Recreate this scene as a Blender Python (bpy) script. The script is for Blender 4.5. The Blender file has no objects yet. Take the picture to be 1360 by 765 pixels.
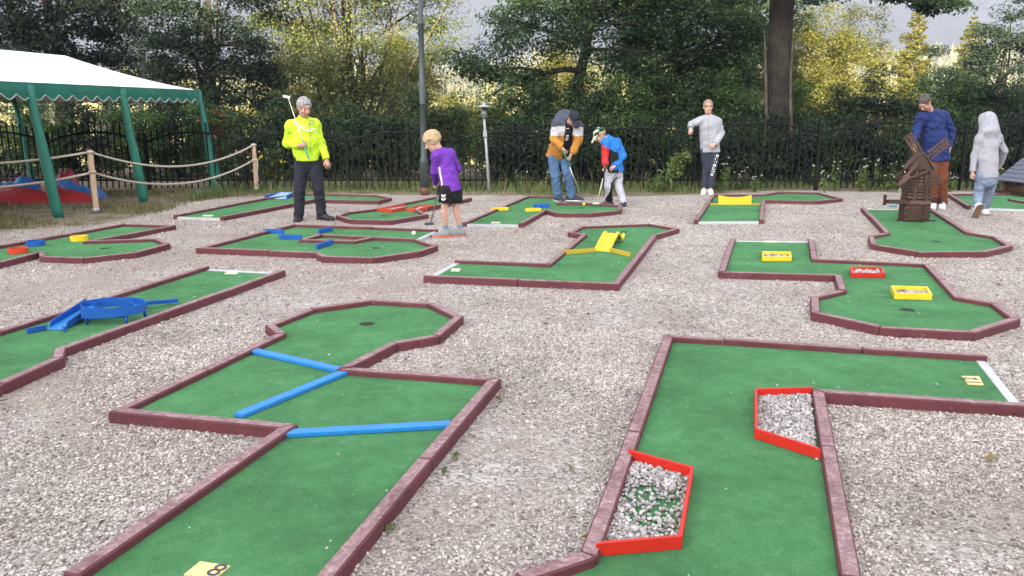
import bpy, bmesh, math, random
import numpy as np
from mathutils import Vector, Matrix
from mathutils.bvhtree import BVHTree

random.seed(7)
RNG = np.random.default_rng(7)
scene = bpy.context.scene
col = scene.collection
R = math.radians

# ------------------------------------------------------------------ camera
F_PX, CX, CY = 1080.0, 680.0, 382.5
CAM_H = 1.48
PITCH = R(12.25)
FWD = np.array([0, math.cos(PITCH), -math.sin(PITCH)])
UPV = np.array([0, math.sin(PITCH), math.cos(PITCH)])
CAM = np.array([0, 0, CAM_H])

def ray(u, v):
    return FWD + np.array([1.0, 0, 0]) * (u - CX) / F_PX - UPV * (v - CY) / F_PX

def at(u, v, z=0.0):
    """ground position seen at pixel u,v of the photograph, on the level z"""
    d = ray(u, v)
    return CAM + d * ((z - CAM_H) / d[2])

def atY(u, v, Y):
    d = ray(u, v)
    return CAM + d * (Y / d[1])

cam_d = bpy.data.cameras.new('camera')
cam_o = bpy.data.objects.new('camera', cam_d)
col.objects.link(cam_o)
cam_o.location = CAM
cam_o.rotation_euler = (R(90) - PITCH, 0, 0)
cam_d.sensor_fit = 'HORIZONTAL'
cam_d.sensor_width = 36.0
cam_d.lens = 36.0 * F_PX / 1360.0
cam_d.clip_start = 0.05
cam_d.clip_end = 6000
scene.camera = cam_o

# ------------------------------------------------------------------ naming
def tag(o, label=None, cat=None, group=None, kind=None):
    if label: o['label'] = label
    if cat: o['category'] = cat
    if group: o['group'] = group
    if kind: o['kind'] = kind
    return o

def thing(name, label, cat, loc=(0, 0, 0), group=None):
    o = bpy.data.objects.new(name, None)
    o.empty_display_size = 0.1
    col.objects.link(o)
    o.location = tuple(float(c) for c in loc)
    o['_root'] = [float(c) for c in loc]
    return tag(o, label, cat, group)

def mesh_np(name, V, faces=None, quads=None, tris=None, smooth=False):
    me = bpy.data.meshes.new(name)
    V = np.asarray(V, dtype=np.float32)
    if faces is not None:
        me.from_pydata([tuple(map(float, v)) for v in V], [], [tuple(f) for f in faces])
    else:
        n = 4 if quads is not None else 3
        Fc = np.asarray(quads if quads is not None else tris, dtype=np.int32)
        me.vertices.add(len(V)); me.vertices.foreach_set('co', V.ravel())
        me.loops.add(Fc.size); me.loops.foreach_set('vertex_index', Fc.ravel())
        me.polygons.add(len(Fc))
        me.polygons.foreach_set('loop_start', np.arange(0, Fc.size, n, dtype=np.int32))
        me.polygons.foreach_set('loop_total', np.full(len(Fc), n, dtype=np.int32))
    me.update(calc_edges=True)
    if smooth:
        me.polygons.foreach_set('use_smooth', np.ones(len(me.polygons), dtype=bool))
    return me

def link(name, me, mats, parent=None):
    """links a mesh whose vertices are in world space; under a thing it moves to the thing's own space"""
    o = bpy.data.objects.new(name, me)
    col.objects.link(o)
    for m in (mats if isinstance(mats, (list, tuple)) else [mats]):
        if m: me.materials.append(m)
    if parent is not None:
        rt = list(parent['_root']) if '_root' in parent else [0, 0, 0]
        me.transform(Matrix.Translation((-rt[0], -rt[1], -rt[2])))
        o.parent = parent
        o['_root'] = rt
    return o

class MB:
    """collects shapes in world space and links them as one mesh object"""
    def __init__(self): self.bm = bmesh.new()
    def prism(self, poly, z0, z1, bevel=0.0):
        bm = self.bm
        lo = [bm.verts.new((p[0], p[1], z0 if len(p) < 3 else p[2] + z0)) for p in poly]
        hi = [bm.verts.new((p[0], p[1], z1 if len(p) < 3 else p[2] + z1)) for p in poly]
        n = len(poly); fs = []
        fs.append(bm.faces.new(lo[::-1])); fs.append(bm.faces.new(hi))
        for i in range(n):
            fs.append(bm.faces.new((lo[i], lo[(i + 1) % n], hi[(i + 1) % n], hi[i])))
        bmesh.ops.recalc_face_normals(bm, faces=fs)
        if bevel: bmesh.ops.bevel(bm, geom=list({e for f in fs for e in f.edges}), offset=bevel, segments=1, affect='EDGES', profile=0.6)
        return self
    def hull8(self, c, bevel=0.0):
        """eight corners: 4 bottom (ccw) then 4 top"""
        bm = self.bm
        v = [bm.verts.new(tuple(map(float, p))) for p in c]
        fs = [bm.faces.new([v[i] for i in q]) for q in ((3, 2, 1, 0), (4, 5, 6, 7), (0, 1, 5, 4), (1, 2, 6, 5), (2, 3, 7, 6), (3, 0, 4, 7))]
        bmesh.ops.recalc_face_normals(bm, faces=fs)
        if bevel: bmesh.ops.bevel(bm, geom=list({e for f in fs for e in f.edges}), offset=bevel, segments=1, affect='EDGES', profile=0.6)
        return self
    def box(self, c, size, rot=None, bevel=0.0):
        h = [s / 2 for s in size]
        M = rot if rot is not None else Matrix.Identity(3)
        c = Vector(tuple(map(float, c)))
        pts = [c + M @ Vector((sx * h[0], sy * h[1], sz * h[2])) for sz in (-1, 1) for sx, sy in ((-1, -1), (1, -1), (1, 1), (-1, 1))]
        return self.hull8(pts, bevel)
    def beam(self, a, b, w, h, up=(0, 0, 1), bevel=0.0):
        a = Vector(tuple(map(float, a))); b = Vector(tuple(map(float, b)))
        d = (b - a).normalized(); upv = Vector(up)
        s = d.cross(upv)
        if s.length < 1e-4: s = d.cross(Vector((1, 0, 0)))
        s.normalize(); u = s.cross(d).normalized()
        M = Matrix((d, s, u)).transposed()
        return self.box((a + b) / 2, ((b - a).length, w, h), M, bevel)
    def tube(self, pts, rad, n=8, cap=True):
        bm = self.bm
        P = [Vector(tuple(map(float, p))) for p in pts]
        rr = rad if isinstance(rad, (list, tuple, np.ndarray)) else [rad] * len(P)
        rings = []; prev = None
        for i, p in enumerate(P):
            t = (P[min(i + 1, len(P) - 1)] - P[max(i - 1, 0)])
            t = t.normalized() if t.length > 1e-9 else Vector((0, 0, 1))
            if prev is None:
                a = t.cross(Vector((0, 0, 1)))
                if a.length < 0.05: a = t.cross(Vector((1, 0, 0)))
            else:
                a = prev - t * prev.dot(t)
            a.normalize(); b = t.cross(a); prev = a
            rings.append([bm.verts.new(p + (a * math.cos(2 * math.pi * k / n) + b * math.sin(2 * math.pi * k / n)) * rr[i]) for k in range(n)])
        for r0, r1 in zip(rings, rings[1:]):
            for k in range(n):
                f = bm.faces.new((r0[k], r0[(k + 1) % n], r1[(k + 1) % n], r1[k])); f.smooth = True
        if cap:
            bm.faces.new(rings[0][::-1]); bm.faces.new(rings[-1])
        return self
    def lathe(self, c, prof, n=16, axis=None, smooth=True):
        bm = self.bm
        c = Vector(tuple(map(float, c)))
        M = axis if axis is not None else Matrix.Identity(3)
        rings = []
        for r, z in prof:
            rings.append([bm.verts.new(c + M @ Vector((r * math.cos(2 * math.pi * k / n), r * math.sin(2 * math.pi * k / n), z))) for k in range(n)])
        for r0, r1 in zip(rings, rings[1:]):
            for k in range(n):
                f = bm.faces.new((r0[k], r0[(k + 1) % n], r1[(k + 1) % n], r1[k])); f.smooth = smooth
        bm.faces.new(rings[0][::-1]); bm.faces.new(rings[-1])
        return self
    def quad(self, pts):
        self.bm.faces.new([self.bm.verts.new(tuple(map(float, p))) for p in pts]); return self
    def build(self, name, mats, parent=None, smooth=False):
        me = bpy.data.meshes.new(name)
        bmesh.ops.recalc_face_normals(self.bm, faces=self.bm.faces[:])
        if smooth:
            for f in self.bm.faces: f.smooth = True
        self.bm.to_mesh(me); self.bm.free()
        return link(name, me, mats, parent)

def rotz(a): return Matrix.Rotation(a, 3, 'Z')

# ------------------------------------------------------------------ materials
class NT:
    def __init__(self, m): self.m = m; self.t = m.node_tree; self.t.nodes.clear()
    def n(self, typ, **kw):
        nd = self.t.nodes.new(typ)
        for k, v in kw.items():
            if k == 'inp':
                for kk, vv in v.items():
                    if isinstance(vv, bpy.types.NodeSocket): self.t.links.new(vv, nd.inputs[kk])
                    else: nd.inputs[kk].default_value = vv
            else: setattr(nd, k, v)
        return nd
    def l(self, a, b): self.t.links.new(a, b)

def c4(c): return (c[0], c[1], c[2], 1.0)

def newmat(name):
    m = bpy.data.materials.new(name); m.use_nodes = True
    return m, NT(m)

def mixc(t, fac, a, b, mode='MIX'):
    nd = t.n('ShaderNodeMix', data_type='RGBA', blend_type=mode)
    for sock, v in ((nd.inputs[0], fac), (nd.inputs[6], a), (nd.inputs[7], b)):
        if isinstance(v, bpy.types.NodeSocket): t.l(v, sock)
        else: sock.default_value = v if not isinstance(v, tuple) or len(v) == 4 else c4(v)
    return nd.outputs[2]

def ramp(t, fac, stops):
    nd = t.n('ShaderNodeValToRGB')
    el = nd.color_ramp.elements
    while len(el) < len(stops): el.new(0.5)
    for e, (p, c) in zip(el, stops):
        e.position = p; e.color = c4(c) if len(c) == 3 else c
    t.l(fac, nd.inputs[0])
    return nd.outputs[0]

def noise(t, vec, scale, detail=4, rough=0.55, dist=0.0):
    nd = t.n('ShaderNodeTexNoise', inp={'Scale': scale, 'Detail': detail, 'Roughness': rough, 'Distortion': dist})
    t.l(vec, nd.inputs['Vector']); return nd.outputs[0]

def maprange(t, v, a, b, c=0.0, d=1.0):
    nd = t.n('ShaderNodeMapRange', inp={1: a, 2: b, 3: c, 4: d}); t.l(v, nd.inputs[0]); return nd.outputs[0]

def math_(t, op, a, b=0.0):
    nd = t.n('ShaderNodeMath', operation=op)
    for s, v in ((nd.inputs[0], a), (nd.inputs[1], b)):
        if isinstance(v, bpy.types.NodeSocket): t.l(v, s)
        else: s.default_value = v
    return nd.outputs[0]

def bump(t, h, strength=0.3, dist=0.01):
    nd = t.n('ShaderNodeBump', inp={'Strength': strength, 'Distance': dist}); t.l(h, nd.inputs['Height']); return nd.outputs[0]

def finish(t, base, rough=0.6, normal=None, metallic=0.0, spec=0.4, extra=None):
    b = t.n('ShaderNodeBsdfPrincipled')
    for s, v in (('Base Color', base), ('Roughness', rough), ('Metallic', metallic), ('Specular IOR Level', spec)):
        if isinstance(v, bpy.types.NodeSocket): t.l(v, b.inputs[s])
        else: b.inputs[s].default_value = c4(v) if isinstance(v, tuple) and len(v) == 3 else v
    if normal is not None: t.l(normal, b.inputs['Normal'])
    o = t.n('ShaderNodeOutputMaterial'); t.l(b.outputs[0], o.inputs[0])
    return b

def objco(t): return t.n('ShaderNodeTexCoord').outputs['Object']
def posco(t): return t.n('ShaderNodeNewGeometry').outputs['Position']

def pmat(name, c, rough=0.6, var=0.25, scale=14.0, bumps=0.15, bscale=60.0, metallic=0.0, spec=0.4, c2=None, stretch=None):
    """a surface of one colour with worn, uneven tone and a fine relief"""
    m, t = newmat(name)
    v = objco(t)
    if stretch:
        mp = t.n('ShaderNodeMapping'); mp.inputs['Scale'].default_value = stretch; t.l(v, mp.inputs[0]); v = mp.outputs[0]
    n1 = noise(t, v, scale, 5, 0.6)
    d = c2 if c2 else tuple(x * (1 - var) for x in c)
    base = ramp(t, n1, [(0.3, d), (0.7, c)])
    n2 = noise(t, v, bscale, 3)
    finish(t, base, rough, bump(t, n2, bumps, 0.01), metallic, spec)
    return m
# ------------------------------------------------------------------ light
SUN_EL, SUN_AZ = R(13.0), R(200.0)      # azimuth from +Y, clockwise: behind the photographer, a little to the left
w = bpy.data.worlds.new('World'); scene.world = w; w.use_nodes = True
wt = w.node_tree; wt.nodes.clear()
sky = wt.nodes.new('ShaderNodeTexSky'); sky.sky_type = 'NISHITA'; sky.sun_disc = False
sky.sun_elevation = SUN_EL; sky.sun_rotation = SUN_AZ
sky.air_density = 1.0; sky.dust_density = 1.5; sky.ozone_density = 1.0
# cloud-like grey added to neutralise the blue of the sky light
tc = wt.nodes.new('ShaderNodeTexCoord')
nz = wt.nodes.new('ShaderNodeTexNoise'); nz.inputs['Scale'].default_value = 3.0; nz.inputs['Detail'].default_value = 6
wt.links.new(tc.outputs['Generated'], nz.inputs['Vector'])
rm = wt.nodes.new('ShaderNodeMapRange'); rm.inputs[1].default_value = 0.3; rm.inputs[2].default_value = 0.7; rm.inputs[3].default_value = 0.72; rm.inputs[4].default_value = 0.95
wt.links.new(nz.outputs[0], rm.inputs[0])
bw = wt.nodes.new('ShaderNodeRGBToBW'); wt.links.new(sky.outputs[0], bw.inputs[0])
tint = wt.nodes.new('ShaderNodeMix'); tint.data_type = 'RGBA'; tint.blend_type = 'MULTIPLY'; tint.inputs[0].default_value = 1.0
wt.links.new(bw.outputs[0], tint.inputs[6]); tint.inputs[7].default_value = (1.15, 1.09, 1.05, 1)
mx = wt.nodes.new('ShaderNodeMix'); mx.data_type = 'RGBA'
wt.links.new(rm.outputs[0], mx.inputs[0]); wt.links.new(sky.outputs[0], mx.inputs[6]); wt.links.new(tint.outputs[2], mx.inputs[7])
bg = wt.nodes.new('ShaderNodeBackground'); bg.inputs[1].default_value = 0.15
wt.links.new(mx.outputs[2], bg.inputs[0])
wo = wt.nodes.new('ShaderNodeOutputWorld'); wt.links.new(bg.outputs[0], wo.inputs[0])

sun_d = bpy.data.lights.new('sun', 'SUN'); sun_d.energy = 4.0; sun_d.angle = R(0.5); sun_d.color = (1.0, 0.85, 0.60)
sun_o = bpy.data.objects.new('sun', sun_d); col.objects.link(sun_o)
sd = Vector((math.sin(SUN_AZ) * math.cos(SUN_EL), math.cos(SUN_AZ) * math.cos(SUN_EL), math.sin(SUN_EL)))
sun_o.rotation_euler = (-sd).to_track_quat('-Z', 'Y').to_euler()
sun_o.location = sd * 60

vs = scene.view_settings
scene.display_settings.display_device = 'sRGB'
vs.view_transform = "Standard"; vs.look = "None"; vs.gamma = 1.0; vs.exposure = 3.25; vs.use_curve_mapping = False
# ------------------------------------------------------------------ terrain
def sstep(a, b, x):
    t = np.clip((x - a) / (b - a), 0, 1); return t * t * (3 - 2 * t)

def hgt(x, y):
    x = np.asarray(x, float); y = np.asarray(y, float)
    h = np.zeros_like(x + y)
    # unseen bank added behind the photographer to put the course in shade
    back = -y
    h = h + sstep(14, 46, back) * (20 + 1.2 * np.sin(x * 0.11) + 0.8 * np.sin(x * 0.29 + 1))
    # beyond the fence the ground falls into the valley
    h = h - 5.5 * sstep(19, 75, y)
    # sunny wooded hillside on the other side, higher on the right
    h = h + sstep(150, 460, y) * (20 + 10 * sstep(-50, 140, x) + 3 * np.sin(x * 0.02 + 1.3))
    # mountain
    m = sstep(470, 980, y)
    h = h + m * (235 + 22 * np.sin(x * 0.006 + 0.6) + 12 * np.sin(x * 0.017)) * 1.0
    h = h + sstep(480, 700, y) * (7 * np.sin(x * 0.035 + y * 0.012) + 4 * np.sin(x * 0.08 - y * 0.02))
    return h

def axis_pts(segs):
    out = []
    for a, b, s in segs: out += list(np.arange(a, b, s))
    out.append(segs[-1][1]); return np.array(out)

gx = axis_pts([(-1300, -200, 50), (-200, -40, 10), (-40, -14, 2), (-14, 14, 0.4), (14, 40, 2), (40, 200, 10), (200, 1300, 50)])
gy = axis_pts([(-90, -50, 8), (-50, -10, 2), (-10, 0, 1), (0, 20, 0.4), (20, 80, 2.5), (80, 460, 10), (460, 1080, 20)])
X, Y = np.meshgrid(gx, gy, indexing='xy')
Z = hgt(X, Y)
V = np.stack([X, Y, Z], -1).reshape(-1, 3)
nx, ny = len(gx), len(gy)
idx = np.arange(nx * ny).reshape(ny, nx)
Q = np.stack([idx[:-1, :-1], idx[:-1, 1:], idx[1:, 1:], idx[1:, :-1]], -1).reshape(-1, 4)
gme = mesh_np('ground', V, quads=Q, smooth=True)

# where grass grows: the strip by the fence and the plot round the tent
EDGE_PX = [(-260, 330), (-60, 312), (60, 303), (150, 297), (215, 283), (250, 268), (320, 262), (420, 258.5), (520, 258.5), (640, 259), (760, 262), (830, 261), (900, 259.5), (1060, 252.5), (1180, 256), (1360, 253.5), (1700, 253)]
EDGE = np.array([at(u, v)[:2] for u, v in EDGE_PX])
def grassiness(x, y):
    e = np.interp(x, EDGE[:, 0], EDGE[:, 1])
    return np.clip((y - e) / 0.5 * 0.5 + 0.5, 0, 1)
ga = grassiness(V[:, 0], V[:, 1])
ga = np.where(V[:, 1] < -11, 1.0, ga)
at_ = gme.attributes.new('grass', 'FLOAT', 'POINT'); at_.data.foreach_set('value', ga.astype(np.float32))

m_ground, t = newmat('ground_mat')
p = posco(t)
gat = t.n('ShaderNodeAttribute', attribute_name='grass').outputs['Fac']
sx = t.n('ShaderNodeSeparateXYZ'); t.l(p, sx.inputs[0])
# gravel: crushed stones of several greys over brownish dirt
vo = t.n('ShaderNodeTexVoronoi', inp={'Scale': 62.0, 'Randomness': 1.0}); t.l(p, vo.inputs['Vector'])
sepv = t.n('ShaderNodeSeparateColor'); t.l(vo.outputs['Color'], sepv.inputs[0])
stone = ramp(t, sepv.outputs[0], [(0.0, (0.22, 0.195, 0.175)), (0.35, (0.37, 0.335, 0.31)), (0.7, (0.49, 0.455, 0.425)), (1.0, (0.66, 0.625, 0.59))])
vo2 = t.n('ShaderNodeTexVoronoi', inp={'Scale': 26.0, 'Randomness': 1.0}); t.l(p, vo2.inputs['Vector'])
sepv2 = t.n('ShaderNodeSeparateColor'); t.l(vo2.outputs['Color'], sepv2.inputs[0])
big = maprange(t, sepv2.outputs[1], 0.80, 0.86)
stone = mixc(t, math_(t, 'MULTIPLY', big, 0.6), stone, (0.62, 0.59, 0.56))
fine = noise(t, p, 240, 3, 0.7)
dirt = ramp(t, fine, [(0.3, (0.23, 0.18, 0.147)), (0.7, (0.47, 0.40, 0.35))])
patch = noise(t, p, 0.75, 7, 0.66, 0.6)
patch2 = noise(t, p, 5.0, 4, 0.6)
pm = maprange(t, math_(t, 'ADD', patch, math_(t, 'MULTIPLY', patch2, 0.35)), 0.60, 0.82)
# the trodden middle left is earthier
lft = maprange(t, sx.outputs[0], 0.5, -4.5, 0.0, 0.35)
pm = math_(t, 'MINIMUM', math_(t, 'ADD', pm, lft), 0.85)
grav = mixc(t, pm, stone, dirt)
cell = maprange(t, vo.outputs['Distance'], 0.0, 0.75)
gh = math_(t, 'SUBTRACT', math_(t, 'MULTIPLY', fine, 0.3), cell)
# dry grass and earth
gn = noise(t, p, 3.0, 6, 0.7)
gn2 = noise(t, p, 55, 4, 0.7)
turfc = ramp(t, gn2, [(0.3, (0.055, 0.062, 0.022)), (0.55, (0.13, 0.12, 0.05)), (0.8, (0.26, 0.23, 0.12))])
earth = ramp(t, gn2, [(0.3, (0.16, 0.125, 0.09)), (0.7, (0.33, 0.27, 0.20))])
grs = mixc(t, maprange(t, gn, 0.48, 0.62), earth, turfc)
# the slopes far off: forest floor, meadow, mountain darkened in colour for its shade
farn = noise(t, p, 0.02, 8, 0.6)
farc = ramp(t, farn, [(0.35, (0.035, 0.05, 0.025)), (0.6, (0.075, 0.085, 0.035))])
mtn = noise(t, p, 0.055, 10, 0.76)
mtc = ramp(t, mtn, [(0.36, (0.014, 0.023, 0.026)), (0.54, (0.030, 0.041, 0.044)), (0.72, (0.062, 0.070, 0.075))])
farc = mixc(t, maprange(t, sx.outputs[1], 430, 520), farc, mtc)
grs = mixc(t, maprange(t, sx.outputs[1], 22, 32), grs, farc)
gm = math_(t, 'ADD', gat, math_(t, 'MULTIPLY', math_(t, 'SUBTRACT', noise(t, p, 2.2, 6, 0.7), 0.5), 1.5))
gm = maprange(t, gm, 0.42, 0.58)
base = mixc(t, gm, grav, grs)
hmix = t.n('ShaderNodeMix', data_type='FLOAT'); t.l(gm, hmix.inputs[0]); t.l(gh, hmix.inputs[2]); t.l(gn2, hmix.inputs[3])
finish(t, base, 0.9, bump(t, hmix.outputs[0], 0.9, 0.02), 0, 0.2)
ground = link('ground', gme, m_ground); tag(ground, kind='structure')
# ------------------------------------------------------------------ minigolf lanes
RAIL_TOP, RAIL_W, TURF_Z = 0.062, 0.064, 0.028

def rail_mat():
    m, t = newmat('maroon_rail_paint')
    v = objco(t)
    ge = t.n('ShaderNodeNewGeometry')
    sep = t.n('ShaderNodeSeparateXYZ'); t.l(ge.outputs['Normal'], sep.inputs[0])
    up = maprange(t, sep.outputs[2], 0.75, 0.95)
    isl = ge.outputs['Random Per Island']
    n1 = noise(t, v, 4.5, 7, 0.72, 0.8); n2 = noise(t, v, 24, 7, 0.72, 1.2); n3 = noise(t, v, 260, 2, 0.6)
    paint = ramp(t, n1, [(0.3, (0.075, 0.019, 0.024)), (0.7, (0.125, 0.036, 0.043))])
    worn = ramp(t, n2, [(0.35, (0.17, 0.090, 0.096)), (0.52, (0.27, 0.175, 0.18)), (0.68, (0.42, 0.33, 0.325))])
    wear_sky = math_(t, 'MULTIPLY', up, maprange(t, math_(t, 'ADD', n1, math_(t, 'MULTIPLY', n2, 0.5)), 0.5, 0.82, 0.35, 0.9))  # worn tops, with the paler look of skylight put into the colour too
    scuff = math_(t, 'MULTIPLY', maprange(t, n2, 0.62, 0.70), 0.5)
    c = mixc(t, math_(t, 'MAXIMUM', wear_sky, scuff), paint, worn)
    hs = t.n('ShaderNodeHueSaturation'); t.l(c, hs.inputs['Color'])
    t.l(maprange(t, isl, 0, 1, 0.82, 1.15), hs.inputs['Value'])
    finish(t, hs.outputs[0], 0.62, bump(t, math_(t, 'ADD', n2, math_(t, 'MULTIPLY', n3, 0.4)), 0.45, 0.006), 0, 0.35)
    return m

def turf_mat():
    m, t = newmat('green_turf')
    v = posco(t)
    a = noise(t, v, 330, 3, 0.75); b = noise(t, v, 1.6, 6, 0.68); c_ = noise(t, v, 14, 5, 0.7)
    base = ramp(t, a, [(0.30, (0.034, 0.122, 0.046)), (0.52, (0.072, 0.225, 0.088)), (0.75, (0.14, 0.35, 0.16))])
    tone = maprange(t, math_(t, 'ADD', b, math_(t, 'MULTIPLY', c_, 0.5)), 0.5, 1.0, 0.66, 1.32)
    hs = t.n('ShaderNodeHueSaturation'); t.l(base, hs.inputs['Color']); t.l(tone, hs.inputs['Value'])
    dust = math_(t, 'MULTIPLY', maprange(t, c_, 0.55, 0.75), maprange(t, b, 0.40, 0.66, 0.0, 0.42))
    out = mixc(t, dust, hs.outputs[0], (0.20, 0.27, 0.19))
    spk = maprange(t, noise(t, v, 120, 1, 0.5), 0.74, 0.78, 0.0, 0.6)
    out = mixc(t, spk, out, (0.45, 0.47, 0.42))
    finish(t, out, 0.95, bump(t, a, 0.8, 0.008), 0, 0.15)
    return m

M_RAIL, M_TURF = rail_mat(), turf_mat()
M_STRIP = pmat('pale_metal_strip', (0.55, 0.56, 0.58), 0.85, 0.3, 30, 0.1, spec=0.15)
M_CUP = pmat('cup_dark', (0.012, 0.014, 0.012), 0.8)
M_PLATE = pmat('plate_yellow', (0.72, 0.60, 0.24), 0.5, 0.12, 40, 0.05)
M_PLATEW = pmat('plate_pale', (0.66, 0.64, 0.46), 0.5, 0.12, 40, 0.05)
M_INK = pmat('ink_dark', (0.075, 0.06, 0.08), 0.6)
M_BLUE = pmat('blue_paint', (0.010, 0.205, 0.58), 0.5, 0.18, 18, 0.08, c2=(0.018, 0.17, 0.46))
M_DBLUE = pmat('deep_blue_paint', (0.008, 0.10, 0.42), 0.45, 0.3, 14, 0.08)
M_RED = pmat('red_paint', (0.56, 0.022, 0.012), 0.45, 0.2, 18, 0.08)
M_ORED = pmat('orange_red_paint', (0.56, 0.055, 0.02), 0.45, 0.2, 18, 0.08)
M_YEL = pmat('yellow_paint', (0.76, 0.56, 0.025), 0.45, 0.14, 18, 0.08)
M_YELD = pmat('dull_yellow_paint', (0.48, 0.36, 0.03), 0.5, 0.2, 18, 0.08)

FOOT = []          # footprints (world xy polygons) kept free of loose stones

def offs(P, d, closed=False):
    """offsets a polyline sideways with mitred corners"""
    P = [np.array(p[:2], float) for p in P]; n = len(P); out = []
    for i in range(n):
        if closed or 0 < i < n - 1:
            a, b, c = P[i - 1], P[i], P[(i + 1) % n]
            u = (b - a) / np.linalg.norm(b - a); w_ = (c - b) / np.linalg.norm(c - b)
            nu, nw = np.array([-u[1], u[0]]), np.array([-w_[1], w_[0]])
            mt = nu + nw
            L = np.linalg.norm(mt)
            if L < 0.35: out.append(b + nu * d); continue
            mt /= L
            k = min(1.0 / max(mt.dot(nu), 0.35), 2.2)
            out.append(b + mt * d * k)
        else:
            a, b = (P[0], P[1]) if i == 0 else (P[-2], P[-1])
            u = (b - a) / np.linalg.norm(b - a)
            out.append(P[i] + np.array([-u[1], u[0]]) * d)
    return out

def rails(P, root, closed=False, top=RAIL_TOP, wdt=RAIL_W):
    P = [np.array(p[:2], float) for p in P]
    if not closed:
        Q = [P[0]]
        for a, b in zip(P, P[1:]):
            L_ = np.linalg.norm(b - a)
            if L_ > 1.3:
                f = random.uniform(.38, .62); d_ = (b - a) / L_; Q.append(a + (b - a) * f + np.array([-d_[1], d_[0]]) * random.uniform(-.004, .004))
            Q.append(b)
        P = Q
    L, Rr = offs(P, wdt / 2, closed), offs(P, -wdt / 2, closed)
    n = len(P)
    for i in range(n if closed else n - 1):
        j = (i + 1) % n
        a = np.array(P[i][:2]); b = np.array(P[j][:2]); u = (b - a) / np.linalg.norm(b - a) * 0.0018
        q = [Rr[i] + u, Rr[j] - u, L[j] - u, L[i] + u]
        dz = random.uniform(-0.005, 0.004); dz2 = random.uniform(-0.005, 0.004)
        zs = [top + dz, top + dz2, top + dz2, top + dz]
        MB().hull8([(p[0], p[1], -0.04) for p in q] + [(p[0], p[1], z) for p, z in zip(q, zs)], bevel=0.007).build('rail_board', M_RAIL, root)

def turf_mesh(poly, hole=None, r=0.055):
    bm = bmesh.new()
    vs_ = [bm.verts.new((p[0], p[1], TURF_Z)) for p in poly]
    es = [bm.edges.new((vs_[i], vs_[(i + 1) % len(vs_)])) for i in range(len(vs_))]
    if hole is not None:
        hv = [bm.verts.new((hole[0] + r * math.cos(2 * math.pi * k / 20), hole[1] + r * math.sin(2 * math.pi * k / 20), TURF_Z)) for k in range(20)]
        es += [bm.edges.new((hv[i], hv[(i + 1) % 20])) for i in range(20)]
    bmesh.ops.triangle_fill(bm, use_beauty=True, use_dissolve=False, edges=es)
    for f in bm.faces:
        if f.normal.z < 0: f.normal_flip()
    me = bpy.data.meshes.new('turf'); bm.to_mesh(me); bm.free()
    return me

def textmesh(s, size, M, depth=0.0008, bold=0.0):
    cu = bpy.data.curves.new('numeral', 'FONT'); cu.body = s; cu.size = size; cu.extrude = depth
    cu.align_x = 'CENTER'; cu.align_y = 'CENTER'; cu.offset = bold
    ob = bpy.data.objects.new('numeral_tmp', cu); col.objects.link(ob)
    bpy.context.view_layer.update()
    me = bpy.data.meshes.new_from_object(ob.evaluated_get(bpy.context.evaluated_depsgraph_get()))
    bpy.data.objects.remove(ob); bpy.data.curves.remove(cu)
    me.transform(M)
    return me

def px(P, z=RAIL_TOP): return [at(u, v, z)[:2] for u, v in P]

def lane(label, rl, turf, strip=None, hole=None, plates=(), closed=(), edge=(0, -1)):
    tp = px(turf)
    c = np.mean(tp, axis=0)
    root = thing('minigolf_lane', label, 'minigolf lane', (c[0], c[1], 0), 'lanes of the minigolf course')
    h = at(hole[0], hole[1], TURF_Z)[:2] if hole else None
    link('turf', turf_mesh(tp, h), M_TURF, root)
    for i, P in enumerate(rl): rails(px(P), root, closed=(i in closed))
    if strip:
        if edge:
            a, b = [np.array([*tp[i], TURF_Z]) for i in edge]; cc = np.array([c[0], c[1], TURF_Z])
            nn = np.array([-(b - a)[1], (b - a)[0], 0]); nn = nn / np.linalg.norm(nn); nn = nn if nn @ (cc - a) > 0 else -nn; dd = (b - a) / np.linalg.norm(b - a)
            a, b = a + nn * .027 + dd * .034, b + nn * .027 - dd * .034
        else: a, b = [at(u, v, TURF_Z) for u, v in strip]
        MB().beam(a + np.array([0, 0, -.012]), b + np.array([0, 0, -.012]), 0.05, 0.035, bevel=0.003).build('edge_strip', M_STRIP, root)
    if h is not None:
        MB().lathe((h[0], h[1], 0), [(0.056, TURF_Z - 0.001), (0.052, 0.008), (0.05, 0.0075)], 20).build('hole_cup', M_CUP, root)
    for (quad, s, spec) in plates:
        q = [at(u, v, TURF_Z + 0.003) for u, v in quad]
        b = MB()
        b.hull8([(p[0], p[1], TURF_Z - 0.002) for p in q] + [(p[0], p[1], TURF_Z + 0.005) for p in q])
        pl = b.build('number_plate', M_PLATE if s else M_PLATEW, root)
        if s:
            (u0, v0, u1, v1, size) = spec        # centre of the figure and a point its top looks towards
            c0, c1 = at(u0, v0, TURF_Z + 0.0065), at(u1, v1, TURF_Z + 0.0065)
            ang = math.atan2(c1[1] - c0[1], c1[0] - c0[0]) - math.pi / 2
            me = textmesh(s, size, Matrix.Translation(Vector(c0)) @ Matrix.Rotation(ang, 4, 'Z'), bold=0.0)
            link('numeral', me, M_INK, pl)
    FOOT.append(np.array(tp))
    return root

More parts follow.
